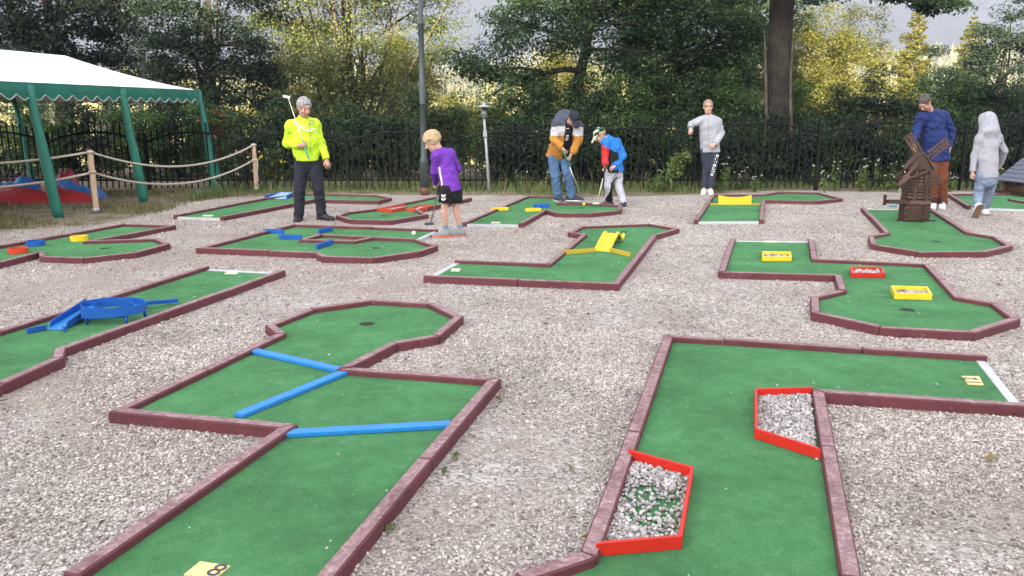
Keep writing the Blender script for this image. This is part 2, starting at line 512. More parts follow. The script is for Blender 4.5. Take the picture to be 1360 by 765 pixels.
A_out = [(92.4, 762), (383.5, 564), (156, 543.5), (373, 442), (358.4, 430.8), (414, 409.4), (495.4, 398.3), (572, 402.6), (609.7, 419.7), (578.7, 444.7), (523, 454), (457.6, 488.4), (656, 503), (428, 767)]
lane('near green lane with three flat blue bars and a plate reading 8', [A_out], [(70, 777)] + A_out[:-1] + [(413, 783)], ((70, 779), (413, 785)), (487.4, 430),
     [([(244, 763.5), (286, 768), (306, 752), (266, 746)], '8', (287, 757.5, 322, 733, 0.10))])
B_l = [(480, 1000), (520, 850), (690, 766.5), (781.8, 735.4), (888, 446), (960, 450), (1310.5, 471.6)]
B_r = [(1372, 536.5), (1091.4, 519), (1085, 517), (1131, 765), (1150, 868), (1330, 980), (1330, 1250), (1100, 1500), (800, 1450)]
B_r = [(1372, 536.5), (1086.5, 518.5), (1131, 765), (1150, 868), (1330, 980), (1330, 1250), (1000, 1420), (560, 1230), (480, 1000)]
lane('largest right front lane with plate reading 12 and two red pebble trays', [B_l, B_r], B_l[:-1] + [(1308.5, 471.4), (1364, 537)] + B_r[1:-1], ((1306, 476), (1357, 534)), (900, 1000),
     [([(1285.3, 510.3), (1306.3, 511.2), (1300.5, 500), (1277.3, 499.5)], '12', (1292, 505.2, 1270, 504.6, 0.115))], edge=(6, 7))
C_ = [(973.4, 316), (958.8, 360.4), (1113, 364.6), (1119, 385), (1081.8, 393.7), (1083.4, 414.7), (1169, 433.5), (1288.8, 440), (1348.7, 422.8), (1321, 401.8), (1272.6, 393.7), (1230.6, 350), (1081.8, 343.5), (1077, 317.6)]
lane('right hand lane holding a yellow, a red and another yellow pebble tray', [C_], C_, ((976, 317.5), (1074, 319)), (1205.4, 411.5),
     [([(1015, 321.6), (1031, 321.8), (1031.5, 319.8), (1015.5, 319.6)], None, None)])
D_ = [(563, 366), (817.6, 376), (869, 311.5), (899, 303.2), (863, 296.8), (772, 300.3), (757.4, 308.2), (776, 311.2), (728, 349.7), (604.4, 344.8)]
lane('middle L shaped lane with a humped yellow slide in it', [D_], D_, ((577, 362), (606, 348.5)), (828.5, 308),
     [([(598.5, 360), (610, 360.4), (612, 356.8), (600.5, 356.6)], None, None)])
E_b = [(274.6, 353), (0, 438), (-100, 469), (-290, 530)]
E_f = [(375.5, 358.3), (79.9, 461.5), (76.5, 475), (0, 508.5), (-100, 549), (-230, 590), (-290, 530)]
lane('left lane with a raised blue loop track', [E_b, E_f], E_b[:-1] + E_f[::-1], ((277, 355), (366, 361)), (-160, 520),
     [([(298, 363.6), (314, 364), (317.5, 360.4), (303, 360)], None, None)])
F_ = [(-90, 342), (0, 326), (163, 297.2), (229, 299), (117, 320), (207, 316.8), (222, 324), (180, 334.5), (112, 341.8), (57, 340), (54, 334.2), (0, 347.5), (-90, 368)]
lane('far left forked lane with one red, one blue and one yellow ring', [F_], F_, ((-90, 343.5), (-90, 366)), (140, 329.8))
G_ = [(552, 317.3), (578, 325.9), (556, 333.8), (496, 341.8), (431, 340.6), (420.9, 334.8), (265, 329), (390, 297.8), (581.2, 304.3)]
G_i = [(401.8, 317.8), (425.3, 311.2), (495, 315.0), (469.4, 319.6)]
lane('lane in the left centre with small blue deflectors and an open wedge of rails', [G_, [(497.5, 315.2), (552, 317.3)], G_i], G_, ((579, 307), (553, 316)), (498, 329.4), closed=(2,))
H_b = [(232, 285.5), (353, 262.8), (404.7, 257.2), (498.8, 258.8), (518, 262.4), (501.8, 266.4), (416.5, 264.5), (294.4, 287.5)]
lane('back left lane behind the man in the bright yellow jacket', [H_b], H_b, ((236, 287.8), (290, 289)), (468, 262.6),
     [([(268, 287.0), (281, 287.2), (284, 285.6), (271, 285.4)], None, None)])
I_ = [(578, 261), (501, 277), (461, 282), (449, 286), (467, 291.5), (518, 292.5), (566, 284.5), (553, 278.5), (625, 262.5)]
lane('small back lane with two orange red wedge trays', [I_], I_, ((580, 261.8), (621, 262.6)), (509.6, 286.4))
J_ = [(616.5, 295), (701, 260), (750.6, 261.5), (742, 269.7), (776.5, 269.5), (823.5, 272.2), (822.4, 279), (785.9, 283), (741, 283), (724.7, 278.6), (691.8, 296)]
lane('back lane on which the man in jeans and the boy in a blue jacket play', [J_], J_, ((620, 297), (688, 297.8)), (771.8, 276),
     [([(652, 296.4), (664, 296.5), (665, 294.8), (653, 294.7)], None, None)])
K_ = [(924.6, 292), (947, 258.6), (1013, 258.2), (1034, 254.8), (1088.6, 256), (1117, 263.2), (1083.6, 266.6), (1014, 265.2), (1011.5, 291.5)]
lane('back right lane with a broad yellow ramp', [K_], K_, ((928, 293), (1008, 293.6)), (1058.8, 262.4))
L_ = [(1146, 275), (1179, 308.8), (1157, 313.4), (1160.5, 324), (1219.3, 334), (1305, 334), (1340.6, 325.7), (1321, 313.8), (1285.6, 308), (1235.4, 276)]
lane('right lane with the wooden windmill standing on it', [L_], L_, ((1149, 277), (1232, 278)), (1243.5, 320.5))
M_ = [(1287, 273.2), (1261, 257.4), (1337, 256.2), (1420, 256), (1460, 262), (1440, 281), (1400, 274), (1340, 264)]
lane('lane at the right edge with the little log house', [M_], [(1287, 273.2), (1261, 257.4), (1337, 256.2), (1420, 256), (1460, 262), (1440, 279), (1372, 277.8)][:6], ((1292, 276), (1372, 278)), (1350, 262))
# ------------------------------------------------------------------ obstacles on the lanes
def zplace(P, z=TURF_Z): return [at(u, v, z) for u, v in P]

def bar(label, a, b, wd, ht, mat, name='deflector_bar', cat='deflector bar', group=None, z=TURF_Z):
    a, b = at(*a, z), at(*b, z)
    o = MB().beam(a + np.array([0, 0, ht / 2 + .001]), b + np.array([0, 0, ht / 2 + .001]), wd, ht, bevel=0.003)
    c = (a + b) / 2
    root = o.build(name, mat)
    root.data.transform(Matrix.Translation(Vector((-c[0], -c[1], -z)))); root.location = (c[0], c[1], z)
    return tag(root, label, cat, group)

bar('flat blue bar across the near lane, farthest of the three, nearest its hole', (337, 468.5), (451, 494), 0.06, 0.022, M_BLUE, group='blue bars across the near lane')
bar('flat blue bar slanting across the middle of the near lane', (317, 555), (459, 496.5), 0.06, 0.022, M_BLUE, group='blue bars across the near lane')
bar('flat blue bar across the near lane, closest to the plate reading 8', (381, 579), (599, 567), 0.06, 0.022, M_BLUE, group='blue bars across the near lane')

for lab, a, b in [('short blue bar by the far left rail of the lane in the left centre', (350, 310), (377, 310.5)),
                  ('short blue bar at the tip of the open rail wedge', (371, 317.5), (401, 318.5)),
                  ('short slanting blue bar behind the open rail wedge', (424, 310.4), (441, 306.8)),
                  ('short slanting blue bar in front of the open rail wedge', (421, 331.5), (441, 324.5))]:
    bar(lab, a, b, 0.03, 0.055, M_DBLUE, group='short blue deflectors')

def pebbles_on(poly, n, z, size, seed, keep=None):
    """loose white stones lying inside a polygon; one mesh"""
    rng = np.random.default_rng(seed)
    poly = np.array(poly)[:, :2]
    c = poly.mean(0); poly = c + (poly - c) * 0.985
    lo, hi = poly.min(0), poly.max(0); st = size * 1.5
    gx_, gy_ = np.meshgrid(np.arange(lo[0], hi[0], st), np.arange(lo[1], hi[1], st))
    G_ = np.stack([gx_.ravel(), gy_.ravel()], -1)
    P = np.concatenate([G_ + rng.uniform(-.4, .4, G_.shape) * st, (G_ + rng.uniform(-.5, .5, G_.shape) * st)[rng.uniform(0, 1, len(G_)) < .35]])
    zz = np.concatenate([np.full(len(G_), z), np.full(len(P) - len(G_), z + size * .8)])
    ok = inside(P, poly)
    if keep is not None: ok &= keep(P, rng)
    return stone_mesh(P[ok], zz[ok], size, rng, 0.7, (.9, 1.08))

def inside(P, poly):
    x, y = P[:, 0], P[:, 1]; r = np.zeros(len(P), bool); n = len(poly)
    for i in range(n):
        x0, y0 = poly[i]; x1, y1 = poly[(i + 1) % n]
        c = ((y0 > y) != (y1 > y)) & (x < (x1 - x0) * (y - y0) / (y1 - y0 + 1e-12) + x0)
        r ^= c
    return r

# low stone: an irregular octahedron-like pebble cut once more
_ico = bmesh.new(); bmesh.ops.create_icosphere(_ico, subdivisions=1, radius=1.0)
ICO_V = np.array([v.co[:] for v in _ico.verts]); ICO_F = np.array([[v.index for v in f.verts] for f in _ico.faces]); _ico.free()

def stone_mesh(P, z, size, rng, flat=0.62, jit=(0.78, 1.15)):
    n = len(P); k = len(ICO_V)
    sc = size * rng.lognormal(0, 0.28, (n, 1, 1)) * rng.uniform(0.65, 1.25, (n, 1, 3)) * np.array([1, 1, flat])
    V = ICO_V[None] * rng.uniform(*jit, (n, k, 1)) * sc
    a = rng.uniform(0, 6.28, n); b = rng.normal(0, 0.35, n)
    ca, sa, cb, sb = np.cos(a), np.sin(a), np.cos(b), np.sin(b)
    x, y, zz = V[..., 0].copy(), V[..., 1].copy(), V[..., 2].copy()
    x, zz = x * cb[:, None] + zz * sb[:, None], -x * sb[:, None] + zz * cb[:, None]
    x, y = x * ca[:, None] - y * sa[:, None], x * sa[:, None] + y * ca[:, None]
    zc = np.asarray(z) + rng.uniform(-0.15, 0.75, n) * size * flat
    V = np.stack([x + P[:, 0:1], y + P[:, 1:2], zz + zc[:, None]], -1).reshape(-1, 3)
    Fc = (ICO_F[None] + (np.arange(n) * k)[:, None, None]).reshape(-1, 3)
    return V, Fc

def stonemat(name, stops, rough=0.85):
    m, t = newmat(name)
    isl = t.n('ShaderNodeNewGeometry').outputs['Random Per Island']
    v = objco(t)
    n1 = noise(t, v, 140, 3, 0.6)
    c = ramp(t, isl, stops)
    hs = t.n('ShaderNodeHueSaturation'); t.l(c, hs.inputs['Color']); stain = maprange(t, noise(t, v, 1.3, 6, 0.68, .5), 0.36, 0.62, 0.70, 1.08)
    t.l(math_(t, 'MULTIPLY', stain, maprange(t, n1, 0.3, 0.7, 0.82, 1.15)), hs.inputs['Value'])
    finish(t, hs.outputs[0], rough, bump(t, n1, 0.3, 0.004), 0, 0.25)
    return m
M_PEB = stonemat('white_pebbles', [(0.0, (0.17, 0.15, 0.145)), (0.25, (0.33, 0.30, 0.29)), (0.6, (0.44, 0.415, 0.41)), (1.0, (0.60, 0.57, 0.57))])
M_GRAVEL = stonemat('crushed_gravel', [(0.0, (0.155, 0.125, 0.105)), (0.2, (0.305, 0.262, 0.23)), (0.5, (0.42, 0.375, 0.34)), (0.82, (0.525, 0.48, 0.44)), (1.0, (0.68, 0.635, 0.595))])

def tray(label, corners, mat, ht, sides=None, peb=None, psize=0.011, keep=None, seed=1, thick=0.014, bottom=True, name='pebble_tray', cat='pebble tray', px_level='top', rough=None):
    """an open tray of thin boards; corners in pixels of its top rim"""
    q = [at(u, v, TURF_Z + ht) for u, v in corners]
    c = np.mean(q, axis=0)
    root = thing(name, label, cat, (c[0], c[1], TURF_Z), 'trays of pebbles on the lanes')
    n = len(q)
    P2 = [p[:2] for p in q]
    area = sum(P2[i][0] * P2[(i + 1) % n][1] - P2[(i + 1) % n][0] * P2[i][1] for i in range(n))
    inn = offs(P2, thick if area > 0 else -thick, True)
    for i in (sides if sides is not None else range(n)):
        j = (i + 1) % n
        z0, z1 = TURF_Z + 0.001, TURF_Z + ht
        qq = [P2[i], P2[j], inn[j], inn[i]]
        MB().hull8([(p[0], p[1], z0) for p in qq] + [(p[0], p[1], z1) for p in qq], bevel=0.002).build('side_board', mat, root)
    if peb:
        V, Fc = pebbles_on(inn, peb, TURF_Z + 0.006 if rough is None else rough, psize, seed, keep)
        o = link('pebbles', mesh_np('pebbles', V, tris=Fc, smooth=True), M_PEB, root)
        o['kind'] = 'stuff'
    return root

# two big wedge trays on the front lane (open towards the rail they lean on)
t1c = np.array(at(868, 672, TURF_Z)[:2])
def bare(P, rng):
    c = t1c + np.array([0.0, 0.0])
    d = np.hypot((P[:, 0] - c[0]) / 0.15, (P[:, 1] - c[1]) / 0.21) + 0.25 * np.sin(P[:, 0] * 31) * np.sin(P[:, 1] * 27 + 1)
    return rng.uniform(0, 1, len(P)) < np.clip((d - 0.50) * 1.7, 0.24, 1)
tray('red wedge tray on the front lane, pebbles thin over bare green in the middle', [(834, 595.5), (921.6, 619.5), (906, 712), (791, 722)], M_RED, 0.05, sides=(0, 1, 2), peb=1250, psize=0.0080, keep=bare, seed=3)
tray('red wedge tray full of white pebbles beside the inner corner of the front lane', [(1081, 513.4), (1002.5, 515.5), (1002.5, 569), (1091, 597)], M_RED, 0.05, sides=(0, 1, 2), peb=2600, psize=0.0080, seed=4, rough=TURF_Z + 0.012)
tray('yellow pebble tray nearest the start of the right hand lane', [(1012.5, 333.5), (1050.5, 334), (1051.5, 341), (1011.8, 341)], M_YEL, 0.045, peb=260, psize=0.013, seed=5, thick=0.02)
tray('red pebble tray in the elbow of the right hand lane', [(1129, 354), (1172, 354.5), (1175.6, 363), (1130.5, 362.5)], M_RED, 0.045, peb=300, psize=0.013, seed=6, thick=0.02)
tray('yellow pebble tray closest to the hole of the right hand lane', [(1183, 379), (1232, 380.5), (1238.7, 390.5), (1188.5, 389.5)], M_YEL, 0.05, peb=340, psize=0.013, seed=7, thick=0.02)
tray('orange red wedge tray on the left of the small back lane', [(500, 277), (537, 270.8), (538.5, 274.5), (521, 278.3)], M_ORED, 0.05, peb=200, psize=0.013, seed=8, thick=0.02)
tray('orange red wedge tray on the right of the small back lane', [(540, 277.2), (556, 272), (579, 271.6), (556, 277.5)], M_ORED, 0.05, peb=160, psize=0.013, seed=9, thick=0.02)

# blocks on the players' lane
bar('low yellow block by the left rail of the players\' lane', (653, 280.2), (674, 279.2), 0.09, 0.045, M_YEL, 'lane_block', 'lane block', 'low blocks on the players\' lane')
bar('low yellow block in the middle of the players\' lane', (698.5, 281), (717.5, 280.2), 0.09, 0.045, M_YEL, 'lane_block', 'lane block', 'low blocks on the players\' lane')
bar('low blue block beside the man\'s shoe on the players\' lane', (709, 275.8), (729, 275.6), 0.12, 0.055, M_DBLUE, 'lane_block', 'lane block', 'low blocks on the players\' lane')

# rings on the far left lane
for lab, u, v, m in [('red ring lying on the far left forked lane', 24.5, 336, M_ORED), ('blue ring lying on the far left forked lane', 47.5, 326, M_DBLUE), ('yellow ring lying on the far left forked lane', 105.5, 319.5, M_YEL)]:
    c = at(u, v, TURF_Z)
    prof = []
    b = MB(); n = 28; ro, ri, h = 0.095, 0.078, 0.055
    rings = [[b.bm.verts.new((c[0] + r * math.cos(2 * math.pi * k / n), c[1] + r * math.sin(2 * math.pi * k / n), TURF_Z + z)) for k in range(n)] for r, z in ((ro, 0.001), (ro, h), (ri, h), (ri, 0.001))]
    for i in range(4):
        for k in range(n):
            b.bm.faces.new((rings[i][k], rings[i][(k + 1) % n], rings[(i + 1) % 4][(k + 1) % n], rings[(i + 1) % 4][k]))
    o = b.build('ring', m); o.data.transform(Matrix.Translation((-c[0], -c[1], -TURF_Z))); o.location = (c[0], c[1], TURF_Z)
    tag(o, lab, 'ring', 'rings on the far left lane')

# humped yellow slide in the middle lane
def humped_slide():
    b0, b1 = at(790, 334.6, TURF_Z), at(808, 334.6, TURF_Z)
    cen = (b0 + b1) / 2
    top = at(812, 311, 0.15)
    ax = top[:2] - cen[:2]; ax = ax / np.linalg.norm(ax)
    sd_ = np.array([ax[1], -ax[0]]); hw = 0.072
    root = thing('humped_slide', 'yellow plastic slide with a high hump and curled tail on the middle lane', 'slide', (cen[0], cen[1], TURF_Z))
    L = np.linalg.norm(top[:2] - cen[:2])
    prof = [(0, 0.004), (0.10 * L, 0.010), (0.3 * L, 0.036), (0.55 * L, 0.075), (0.8 * L, 0.108), (0.93 * L, 0.120), (1.03 * L, 0.122), (1.12 * L, 0.112), (1.25 * L, 0.075), (1.38 * L, 0.038), (1.50 * L, 0.024), (1.62 * L, 0.036), (1.70 * L, 0.06)]
    def strip(name, offs_, mat):
        # offs_: cross-section (side, dz) loop
        b = MB(); rings = []
        for s, z in prof:
            rings.append([b.bm.verts.new((cen[0] + ax[0] * s + sd_[0] * o, cen[1] + ax[1] * s + sd_[1] * o, TURF_Z + z + dz)) for o, dz in offs_])
        n = len(offs_)
        for r0, r1 in zip(rings, rings[1:]):
            for k in range(n): b.bm.faces.new((r0[k], r0[(k + 1) % n], r1[(k + 1) % n], r1[k]))
        b.bm.faces.new(rings[0][::-1]); b.bm.faces.new(rings[-1])
        return b.build(name, mat, root, smooth=False)
    strip('slide_bed', [(-hw, 0), (hw, 0), (hw, 0.01), (-hw, 0.01)], M_YEL)
    for s in (-1, 1):
        x0 = s * hw
        strip('side_lip', [(x0 - 0.014, -0.003), (x0 + 0.014, -0.003), (x0 + 0.015, 0.022), (x0 + 0.006, 0.032), (x0 - 0.006, 0.032), (x0 - 0.015, 0.022)], M_YEL)
    return root
humped_slide()
bar('dull yellow guide board left of the slide', (747, 338.5), (789, 335), 0.022, 0.045, M_YELD, 'guide_board', 'guide board', 'yellow guide boards by the slide')
bar('dull yellow guide board right of the slide', (809, 334.5), (837, 341.3), 0.022, 0.045, M_YELD, 'guide_board', 'guide board', 'yellow guide boards by the slide')

# broad yellow ramp on the back right lane
def broad_ramp():
    a, b = at(954.4, 272, TURF_Z), at(998, 272, TURF_Z)
    root = thing('ramp', 'broad bright yellow ramp with a dipped upper edge on the back right lane', 'ramp', tuple((a + b) / 2))
    n = 12; m = MB(); bot = []; topv = []; bot2 = []; topb = []
    for i in range(n + 1):
        f = i / n; p = a + (b - a) * f; dip = 0.10 * (abs(2 * f - 1) ** 2.0)
        h = 0.055 + dip * 0.35; t_ = at(954.4 + 43.6 * f, 261.5, TURF_Z + 0.06)
        bot.append(m.bm.verts.new((p[0], p[1], TURF_Z + .002)))
        topv.append(m.bm.verts.new((t_[0], t_[1], TURF_Z + h)))
        topb.append(m.bm.verts.new((t_[0], t_[1] + 0.015, TURF_Z + h)))
        bot2.append(m.bm.verts.new((t_[0], t_[1] + 0.015, TURF_Z + .002)))
    for i in range(n):
        for r0, r1 in ((bot, topv), (topv, topb), (topb, bot2), (bot2, bot)):
            m.bm.faces.new((r0[i], r0[i + 1], r1[i + 1], r1[i]))
    m.bm.faces.new((bot[0], topv[0], topb[0], bot2[0])); m.bm.faces.new((bot[n], bot2[n], topb[n], topv[n]))
    m.build('ramp_bed', M_YEL, root)
    for x0, x1 in ((941, 954), (998.3, 1010)):
        p, q = at(x0, 272, TURF_Z), at(x1, 272, TURF_Z)
        MB().beam(p + np.array([0, 0, .013]), q + np.array([0, 0, .013]), 0.03, 0.025).build('edge_board', M_YELD, root)
broad_ramp()

# low pale blue water board on the back left lane
M_WATER = pmat('pale_blue_board', (0.45, 0.60, 0.72), 0.35, 0.3, 12, 0.1, c2=(0.16, 0.38, 0.62))
q = zplace([(352, 264.5), (381, 264.5), (391, 259.8), (372, 259.8)])
root = thing('hurdle_board', 'low blue and white hurdle board on the back left lane', 'hurdle board', tuple(np.mean(q, axis=0)))
MB().hull8([(p[0], p[1], TURF_Z + .002) for p in q] + [(q[0][0], q[0][1], TURF_Z + .012), (q[1][0], q[1][1], TURF_Z + .012), (q[2][0], q[2][1], TURF_Z + .06), (q[3][0], q[3][1], TURF_Z + .06)]).build('sloping_top', M_WATER, root)
MB().beam(q[0] + np.array([0, 0, .03]), q[3] + np.array([0, 0, .04]), 0.02, 0.06).build('side_board', M_DBLUE, root)
MB().beam(q[1] + np.array([0, 0, .03]), q[2] + np.array([0, 0, .04]), 0.02, 0.06).build('side_board', M_DBLUE, root)

# blue loop track on the left lane
def loop_track():
    cen = at(146, 412, TURF_Z)
    root = thing('loop_track', 'blue metal loop track with entry chute and exit rail on the left lane', 'loop track', tuple(cen))
    # chute: from ground at (66,438) rising to (118,418)
    p0 = at(73, 438.5, TURF_Z); d = at(126, 417, TURF_Z) - p0; d[2] = 0; Lc = np.linalg.norm(d); d /= Lc
    s = np.array([d[1], -d[0], 0])
    def cpt(t_, o, z): return p0 + d * t_ + s * o + np.array([0, 0, z])
    hw = 0.06
    b = MB()
    b.hull8([cpt(0, -hw, .001), cpt(0, hw, .001), cpt(Lc, hw, 0.055), cpt(Lc, -hw, 0.055), cpt(0, -hw, .008), cpt(0, hw, .008), cpt(Lc, hw, 0.062), cpt(Lc, -hw, 0.062)])
    b.build('chute_bed', M_BLUE, root)
    for o in (-hw, hw):
        MB().hull8([cpt(0.02, o - .004, .002), cpt(0.02, o + .004, .002), cpt(Lc, o + .004, 0.054), cpt(Lc, o - .004, 0.054),
                    cpt(0.05, o - .004, .05), cpt(0.05, o + .004, .05), cpt(Lc, o + .004, 0.115), cpt(Lc, o - .004, 0.115)]).build('chute_wall', M_DBLUE, root)
    # guide boards spreading from the chute's foot
    for sg in (-1, 1):
        a = cpt(0, sg * hw, .02); e = cpt(-0.11 if sg < 0 else -0.05, sg * (hw + (0.06 if sg < 0 else 0.05)), .02)
        MB().beam(a, e, 0.012, 0.035).build('guide_board', M_DBLUE, root)
    # spiral: one turn and a half of a trough, oval
    c = at(150, 411.5, TURF_Z + 0.08)
    rx, ry = 0.24, 0.15
    N = 64; turns = 1.25
    def spt(t_, k, z): 
        a = -2.35 + t_ * turns * 2 * math.pi
        sh = 1 - 0.16 * t_
        return np.array([c[0] + rx * k * sh * math.cos(a), c[1] + ry * k * sh * math.sin(a), TURF_Z + 0.055 + 0.035 * math.sin(math.pi * t_) + z])
    def band(name, sec, mat):
        b = MB(); rings = [[b.bm.verts.new(tuple(spt(i / N, k, z))) for k, z in sec] for i in range(N + 1)]
        n = len(sec)
        for r0, r1 in zip(rings, rings[1:]):
            for k in range(n): b.bm.faces.new((r0[k], r0[(k + 1) % n], r1[(k + 1) % n], r1[k]))
        b.bm.faces.new(rings[0][::-1]); b.bm.faces.new(rings[-1]); b.build(name, mat, root)
    band('trough_floor', [(0.62, 0), (1.0, 0), (1.0, 0.008), (0.62, 0.008)], M_BLUE)
    band('outer_wall', [(1.0, -0.01), (1.015, -0.01), (1.015, 0.05), (1.0, 0.05)], M_DBLUE)
    band('inner_wall', [(0.605, -0.005), (0.62, -0.005), (0.62, 0.045), (0.605, 0.045)], M_DBLUE)
    # legs under the loop
    for a in (0.4, 2.2, 4.0, 5.4):
        MB().tube([(c[0] + rx * .9 * math.cos(a), c[1] + ry * .9 * math.sin(a), TURF_Z), (c[0] + rx * .9 * math.cos(a), c[1] + ry * .9 * math.sin(a), TURF_Z + .06)], 0.010, 6).build('leg', M_DBLUE, root)
    # exit rail
    a, e = at(181, 403.5, TURF_Z + .05), at(236, 399, TURF_Z + .03)
    MB().beam(a, e, 0.03, 0.028).build('exit_rail', M_DBLUE, root)
    a2 = at(150, 398, TURF_Z + .08); MB().beam(a2, at(165, 402.5, TURF_Z + .1), 0.05, 0.02).build('tab', M_DBLUE, root)
loop_track()

# balls
M_BALLW = pmat('white_ball', (0.8, 0.8, 0.78), 0.35, 0.05); M_BALLY = pmat('yellow_ball', (0.75, 0.6, 0.03), 0.35, 0.05)
for lab, u, v, m in [('white golf ball on the lane in the left centre by its start strip', 549.5, 310, M_BALLW), ('yellow golf ball in front of the shoes of the man in jeans', 775.5, 271.5, M_BALLY)]:
    c = at(u, v, TURF_Z + 0.02)
    bm = bmesh.new(); bmesh.ops.create_icosphere(bm, subdivisions=3, radius=0.026)
    for f in bm.faces: f.smooth = True
    me = bpy.data.meshes.new('golf_ball'); bm.to_mesh(me); bm.free()
    o = link('golf_ball', me, m); o.location = (c[0], c[1], TURF_Z + 0.026); tag(o, lab, 'golf ball')

# ------------------------------------------------------------------ loose gravel near the viewer
def loose(name, n, y0, y1, size, seed, mat=M_GRAVEL):
    rng = np.random.default_rng(seed)
    y = np.sqrt(rng.uniform(y0 ** 2, y1 ** 2, n)); x = rng.uniform(-0.72, 0.72, n) * (y + 0.6)
    P = np.stack([x, y], -1)
    ok = np.ones(len(P), bool)
    for poly in FOOT:
        pl = [tuple(p) for p in poly]
        a = sum(pl[i][0] * pl[(i + 1) % len(pl)][1] - pl[(i + 1) % len(pl)][0] * pl[i][1] for i in range(len(pl)))
        big = np.array(offs(pl, -0.032 if a > 0 else 0.032, True))
        ok &= ~inside(P, big)
    e = grassiness(P[:, 0], P[:, 1]); ok &= rng.uniform(0, 1, len(P)) > e * 1.4
    # patchy: some ground is trodden bare
    f = 0.5 + 0.28 * np.sin(P[:, 0] * 2.1 + 1.7 * np.sin(P[:, 1] * 1.3)) + 0.28 * np.sin(P[:, 1] * 2.7 + P[:, 0] * 0.9 + 2)
    f = f + .2 * np.sin(P[:, 0] * 6.1 + 2 * np.sin(P[:, 1] * 3.3)) + .15 * np.sin(P[:, 1] * 9.0 - P[:, 0] * 4)
    f = np.where(P[:, 0] < 0.3, f * 0.75, f + 0.2)
    ok &= rng.uniform(0, 1, len(P)) < np.clip(f * 1.25 + 0.12, 0.10, 1)
    P = P[ok]
    V, Fc = stone_mesh(P, np.zeros(len(P)) + 0.001, size, rng)
    o = link(name, mesh_np(name, V, tris=Fc), mat); tag(o, kind='stuff'); return o
loose('loose_gravel', 190000, 1.9, 5.6, 0.0062, 11)
loose('loose_gravel', 210000, 5.2, 14.0, 0.0072, 12)
# stray chips on the carpets
def stray():
    rng = np.random.default_rng(21); Ps = []
    for poly in FOOT:
        lo, hi = poly.min(0), poly.max(0); a = (hi - lo).prod()
        P = rng.uniform(lo, hi, (int(a * 9), 2)); Ps.append(P[inside(P, poly)])
    P = np.concatenate(Ps)
    V, Fc = stone_mesh(P, np.full(len(P), TURF_Z + 0.001), 0.0048, rng)
    tag(link('stray_chips', mesh_np('stray_chips', V, tris=Fc), M_PEB), kind='stuff')
stray()

# a few fallen leaves
def litter():
    rng = np.random.default_rng(23); n = 170
    y = np.sqrt(rng.uniform(4, 190, n)); x = rng.uniform(-.7, .7, n) * y
    z = np.full(n, .016)
    k_ = np.ones(n, bool)
    for poly in FOOT: k_ &= ~inside(np.stack([x, y], -1), poly)
    x, y, z = x[k_], y[k_], z[k_]; n = len(x)
    C = np.stack([x, y, z], -1); k = rng.uniform(0, 6.283, n); s = rng.uniform(.015, .032, n)
    d = np.stack([np.cos(k), np.sin(k), rng.normal(0, .15, n)], -1) * s[:, None]; e = np.stack([-np.sin(k), np.cos(k), rng.normal(0, .3, n)], -1) * s[:, None] * .5
    V = np.stack([C - d, C - e + [0, 0, .006], C + d, C + e + [0, 0, .006]], 1).reshape(-1, 3)
    tag(link('fallen_leaves', mesh_np('fallen_leaves', V, quads=np.arange(4 * n).reshape(-1, 4)), stonemat('dead_leaves', [(0, (.05, .03, .02)), (.5, (.14, .085, .04)), (1, (.26, .19, .07))])), kind='stuff')
litter()
# ------------------------------------------------------------------ iron fence
M_IRON = pmat('black_iron', (0.008, 0.0085, 0.0085), 0.6, 0.3, 12, 0.1, spec=0.15)
FY = 15.6
def fence():
    posts_u = [-320, -185, -57, 70, 199, 328, 462.6, 600, 755, 920, 1083, 1275, 1450, 1620]
    px_w = [(u - CX) / F_PX * (FY / FWD[1]) * 1.0 for u in posts_u]
    xs = []
    for u in posts_u:
        p = at(u, 250, 0); xs.append(p[0] * FY / p[1])
    root = thing('iron_fence', 'black wrought iron fence with arched top rails along the back of the course', 'fence', (0, FY, 0))
    lift = lambda x: 0.17 * float(sstep(-0.5, 5.5, x))
    for x in xs:
        h = 1.05 + lift(x)
        b = MB().box((x, FY, h / 2), (0.06, 0.06, h), bevel=0.004)
        b.lathe((x, FY, h), [(0.042, 0), (0.042, 0.012), (0.02, 0.03), (0.004, 0.045)], 8)
        b.build('fence_post', M_IRON, root)
    for x0, x1 in zip(xs, xs[1:]):
        L = x1 - x0; m = MB()
        arch = lambda f: 0.90 + lift(x0 + L * f) + 0.20 * (math.sin(math.pi * f) ** 0.85 if 0 < f < 1 else 0)
        N = 22
        m.tube([(x0 + L * i / N, FY, arch(i / N)) for i in range(N + 1)], 0.021, 6)
        m.beam((x0, FY, 0.20), (x1, FY, 0.20), 0.03, 0.035)
        k = max(int(round(L / 0.118)), 8)
        for i in range(1, k):
            f = i / k; x = x0 + L * f; top = arch(f) + 0.15
            m.box((x, FY, (0.05 + top) / 2), (0.021, 0.021, top - 0.05))
            m.lathe((x, FY, top - 0.012), [(0.015, 0), (0.021, 0.02), (0.003, 0.07)], 5)
        m.build('fence_panel', M_IRON, root)
fence()

